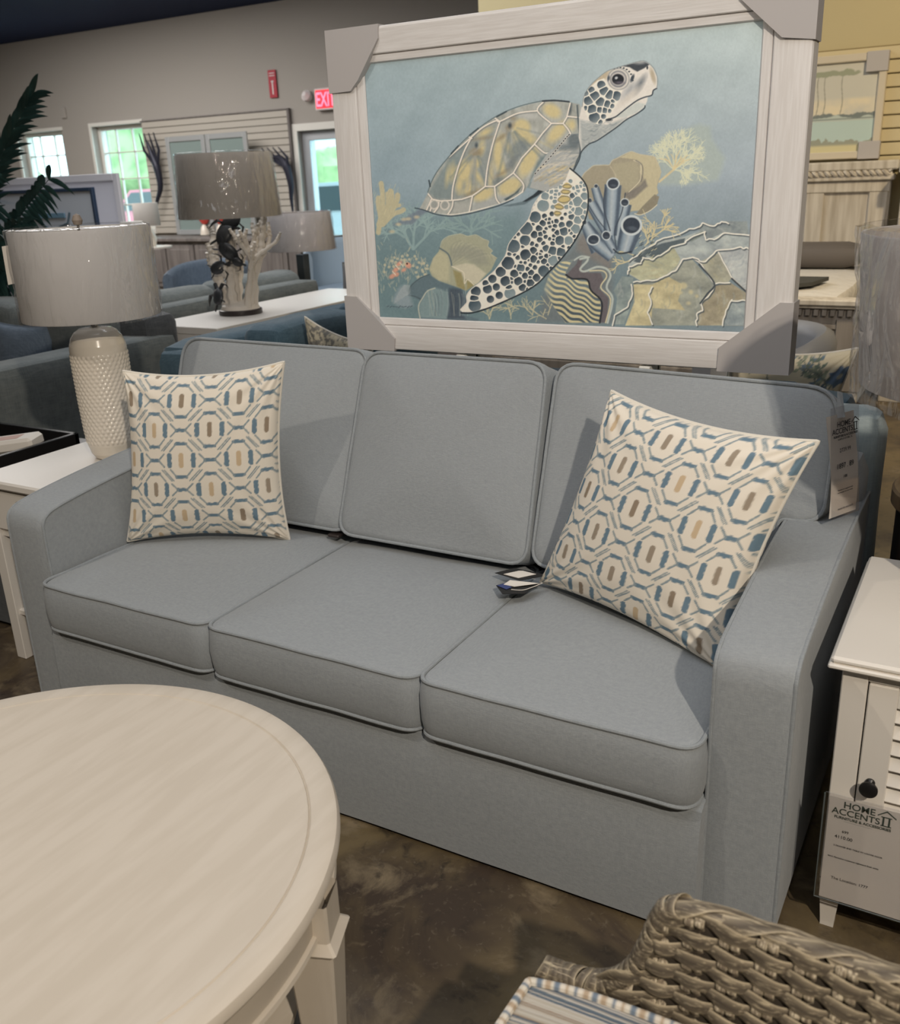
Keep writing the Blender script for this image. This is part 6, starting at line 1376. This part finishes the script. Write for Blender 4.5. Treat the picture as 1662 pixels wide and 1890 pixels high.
# ------------------------------------------------------------------ black tray with papers
bt_ = thing('low_cabinet', (-1.12, .68, 0), 'low dark cabinet left of the white end table', 'cabinet'); MB().box((-1.40, .35, .02), (-.72, .98, .50), .006).build('case', dgrey_m, bt_, smooth=False); MB().box((-1.42, .33, .50), (-.70, 1.0, .52), .004).build('top', dark_m, bt_, smooth=False)
tr_ = thing('black_tray', (-1.08, .68, .52), 'black open tray holding a paper packet left of the ceramic lamp', 'tray'); m = MB().box((-1.34, .46, .52), (-.86, .88, .53), .002)
for lo, hi in (((-1.34, .46), (-1.32, .88)), ((-.88, .46), (-.86, .88)), ((-1.34, .46), (-.86, .48)), ((-1.34, .86), (-.86, .88))): m.box((*lo, .52), (*hi, .585), .002)
m.build('tray_body', black_m, tr_, smooth=False)
pk = thing('paper_packet', (-1.05, .66, .53), 'cream paper packet with reddish print lying in the black tray', 'packet'); Mp = Matrix.Translation((-1.04, .66, .572)) @ Matrix.Rotation(.5, 4, 'Z') @ Matrix.Rotation(-.1, 4, 'Y')
MB().box((-.15, -.06, -.025), (.15, .06, .025), .012, Mp).build('packet', paper_m, pk); MB().box((-.02, -.035, .0255), (.09, .03, .0262), .0002, Mp).build('red_print', mat('faded_red_print', (.55, .36, .30), .7), pk, smooth=False)

# ------------------------------------------------------------------ bed and wall display at the right
footw_m = mat('shaded_footboard_wood', (.20, .175, .15), .6, var=((26, 26, 2.2), (.28, .25, .22), .32, .62, 6))  # darker copy of the washed wood; the footboard's shade is in the colour
bed = thing('bed', (.5, 4.4, 0), 'whitewashed wooden bed with panelled headboard and dentil footboard right of the painting', 'bed')
hx0, hx1, hy = -.45, 1.515, 5.25
m = MB(); m.box((hx0, hy, .1), (hx1, hy + .06, 1.36), .004); 
xs_ = [hx0 + .10, -.22, .36, .95, hx1 - .10]
for a, b in zip(xs_[:-1], xs_[1:]):
    pass
for x_ in [hx0 + .01, .02, .36, 1.02, hx1 - .12]: m.box((x_, hy - .020, .1), (x_ + .11, hy + .008, 1.33), .006)
m.box((hx0, hy - .026, 1.27), (hx1, hy + .01, 1.338), .006); m.build('headboard', washed_m, bed, smooth=False)
m = MB().box((hx0 - .04, hy - .07, 1.40), (hx1 + .04, hy + .07, 1.455), .008).box((hx0 - .02, hy - .05, 1.34), (hx1 + .02, hy + .06, 1.375), .006); m.build('cornice', washed_m, bed, smooth=False)
mb = MB(); xr_ = np.linspace(hx0, hx1, 500)
for a0 in range(2): mb.tube(np.c_[xr_, hy - .045 - .012 * np.sin(xr_ * 2 * PI / .075 + a0 * PI), 1.388 + .012 * np.cos(xr_ * 2 * PI / .075 + a0 * PI)], .014, 6)
mb.build('rope_moulding', washed_m, bed)
fy = 3.40; fx0, fx1 = -.42, 1.66
m = MB().box((fx0, fy, .40), (fx1, fy + .05, .80), .004).box((fx0 + .002, fy - .02, .402), (fx0 + .1, fy + .02, .752), .004).box((fx1 - .13, fy - .02, .402), (fx1 - .002, fy + .02, .752), .004).box((fx0 + .09, fy - .016, .404), (fx1 - .12, fy + .018, .47), .004).box((fx0 + .09, fy - .015, .70), (fx1 - .12, fy + .019, .725), .004)
for x_ in (.1, .72): m.box((x_, fy - .012, .46), (x_ + .08, fy + .017, .71), .004)
m.box((fx0 + .8, fy - .008, .50), (fx1 - .17, fy + .0, .67), .004)
fb_ = m.build('footboard', footw_m, bed, smooth=False)
m = MB().box((fx0 - .03, fy - .05, .815), (fx1 + .03, fy + .07, .845), .006).box((fx0 - .01, fy - .03, .80), (fx1 + .01, fy + .06, .815), .003); m.build('footboard_cap', washed_m, bed, smooth=False)
m = MB()
for k in range(60): x_ = fx0 + .02 + k * .038; m.box((x_, fy - .028, .765), (x_ + .022, fy + .0, .795), .002)
m.build('dentil_row', footw_m, bed, smooth=False)
for x_ in (fx0 + .01, fx1 - .10): MB().box((x_, fy - .01, 0), (x_ + .09, fy + .06, .40), .01).build('leg', washed_m, bed, smooth=False)
MB().box((fx0 + .1, fy + .12, .06), (fx1 - .14, 5.2, .40), .01).build('box_base', dgrey_m, bed, smooth=False)
rbox('mattress', (fx0 + .05, fy + .06, .40), (1.50, 5.215, .835), .05, mat('white_quilt', (.62, .59, .54), .8, bump=((14, 14, 14), .8, .02)), bed, wob=.02)
bo = rbox('bolster_pillow', (.0, 4.80, .84), (1.44, 5.14, .985), .072, mat('taupe_velvet', (.12, .105, .095), .7), None, wob=.01); tag(bo, 'long dark taupe bolster pillow lying on the bed against the headboard', 'pillow')
th = slab([(.7, 4.15, .848), (1.37, 4.12, .85), (1.33, 3.85, .85), (1.2, 3.68, .85), (.7, 3.68, .85)], .02); tag(MB().add(*th).build('folded_throw', mat('dark_throw', (.05, .05, .045), .8), smooth=False), 'dark grey folded throw on the white mattress near the footboard', 'throw')
pc = thing('pier_cabinet', (1.95, 5.2, 0), 'whitewashed tall bedside cabinet joined to the right of the headboard', 'cabinet')
MB().box((1.60, 5.0, 0), (2.25, 5.35, 1.38), .006).build('case', washed_m, pc, smooth=False); MB().box((1.58, 4.96, 1.38), (2.27, 5.352, 1.455), .008).build('cornice', washed_m, pc, smooth=False)
d = MB().box((1.63, 4.985, .5), (2.2, 5.0, 1.30), .003).box((1.70, 4.975, .58), (2.12, 4.99, 1.22), .006).build('door', washed_m, pc, smooth=False)
sw3 = thing('slatwall_panel', (1.7, 5.385, 1.4), 'yellow slatwall panel above the headboard behind the framed seascape', 'wall panel'); m = MB()
for k in range(9): z = 1.40 + k * .0785; m.box((-.8, 5.36, z + .007), (3.2, 5.385, z + .0785), .004)
m.build('slats', mat('yellow_slat', (.62, .53, .33), .6), sw3, smooth=False); MB().box((-.82, 5.385, 1.39), (3.22, 5.398, 2.115), .001).build('backing', mat('yellow_groove', (.25, .19, .09), .8), sw3, smooth=False)
# framed landscape print, painted in vertex colour
a, b = at(1641, 92, Y=5.33), at(1624, 291, Y=5.33); px0, px1, pz0, pz1 = .30, (a.x + b.x) / 2, b.z, a.z - .005
t = thing('framed_picture', ((px0 + px1) / 2, 5.34, pz0), 'white-framed shoreline picture with thin tall trees above the headboard', 'picture'); fw = .045; m = MB()
m.box((px0, 5.31, pz0), (px0 + fw, 5.355, pz1), .005).box((px1 - fw, 5.31, pz0), (px1, 5.355, pz1), .005).box((px0 + fw, 5.31, pz0), (px1 - fw, 5.355, pz0 + fw), .005).box((px0 + fw, 5.31, pz1 - fw), (px1 - fw, 5.355, pz1), .005); m.build('frame', mat('cream_frame', (.62, .55, .43), .5), t, smooth=False)
nx_, nz_ = 260, 140; U, V_ = np.meshgrid(np.linspace(0, 1, nx_), np.linspace(0, 1, nz_), indexing='ij'); Xp = px0 + fw + U * (px1 - px0 - 2 * fw); Zp = pz0 + fw + V_ * (pz1 - pz0 - 2 * fw)
nz1 = fbm(U * 22, V_ * 9, 51, 4); nz2 = fbm(U * 9, V_ * 5, 52, 4)
C = np.ones(U.shape + (3,)) * np.array((.60, .58, .50)); C = mixc(C, np.clip((.62 - V_) / .04, 0, 1) * np.clip(nz2 * 2 - .4, 0, 1), (.80, .70, .50))
C = mixc(C, np.clip((.44 - V_ + (nz1 - .5) * .08) / .01, 0, 1), (.20, .23, .22)); C = mixc(C, np.clip((.41 - V_ + (nz2 - .5) * .1) / .01, 0, 1), (.52, .58, .52)); C = mixc(C, np.clip(.012 - np.abs(V_ - .375), 0, 1) * 80, (.20, .23, .22)); C = mixc(C, np.clip((.355 - V_) / .01, 0, 1), (.50, .62, .58))
C = mixc(C, np.clip((.14 + (nz1 - .5) * .16 - V_) / .01, 0, 1), (.34, .35, .28)); C = mixc(C, np.clip((.09 - V_) / .03, 0, 1), (.66, .60, .36))
for x_ in (.60, .70, .80, .66): C = mixc(C, np.clip((.0035 - np.abs(U - x_ - .006 * np.sin(V_ * 14))) / .002, 0, 1) * ((V_ > .42) & (V_ < .88)), (.30, .29, .24)); C = mixc(C, np.clip((1 - np.hypot((U - x_ - .02) / .085, (V_ - .89 - (nz1 - .5) * .06) / .035)) / .2, 0, 1), (.34, .36, .26))
MB().grid(np.stack([Xp, np.full_like(Xp, 5.332), Zp], -1), C).build('print', canvas_m, t, color=True, fix=False, angle=0)
MB().box((px1 - .12, 5.30, pz1 - .11), (px1 + .004, 5.358, pz1 + .004), .002).build('corner_guard', card_m, t, smooth=False); MB().box((px1 - .12, 5.30, pz0 - .004), (px1 + .004, 5.358, pz0 + .10), .002).build('corner_guard', card_m, t, smooth=False)
for o_ in [o_ for o_ in bpy.data.objects if o_.type == 'LIGHT' or o_.type == 'CAMERA']: pass
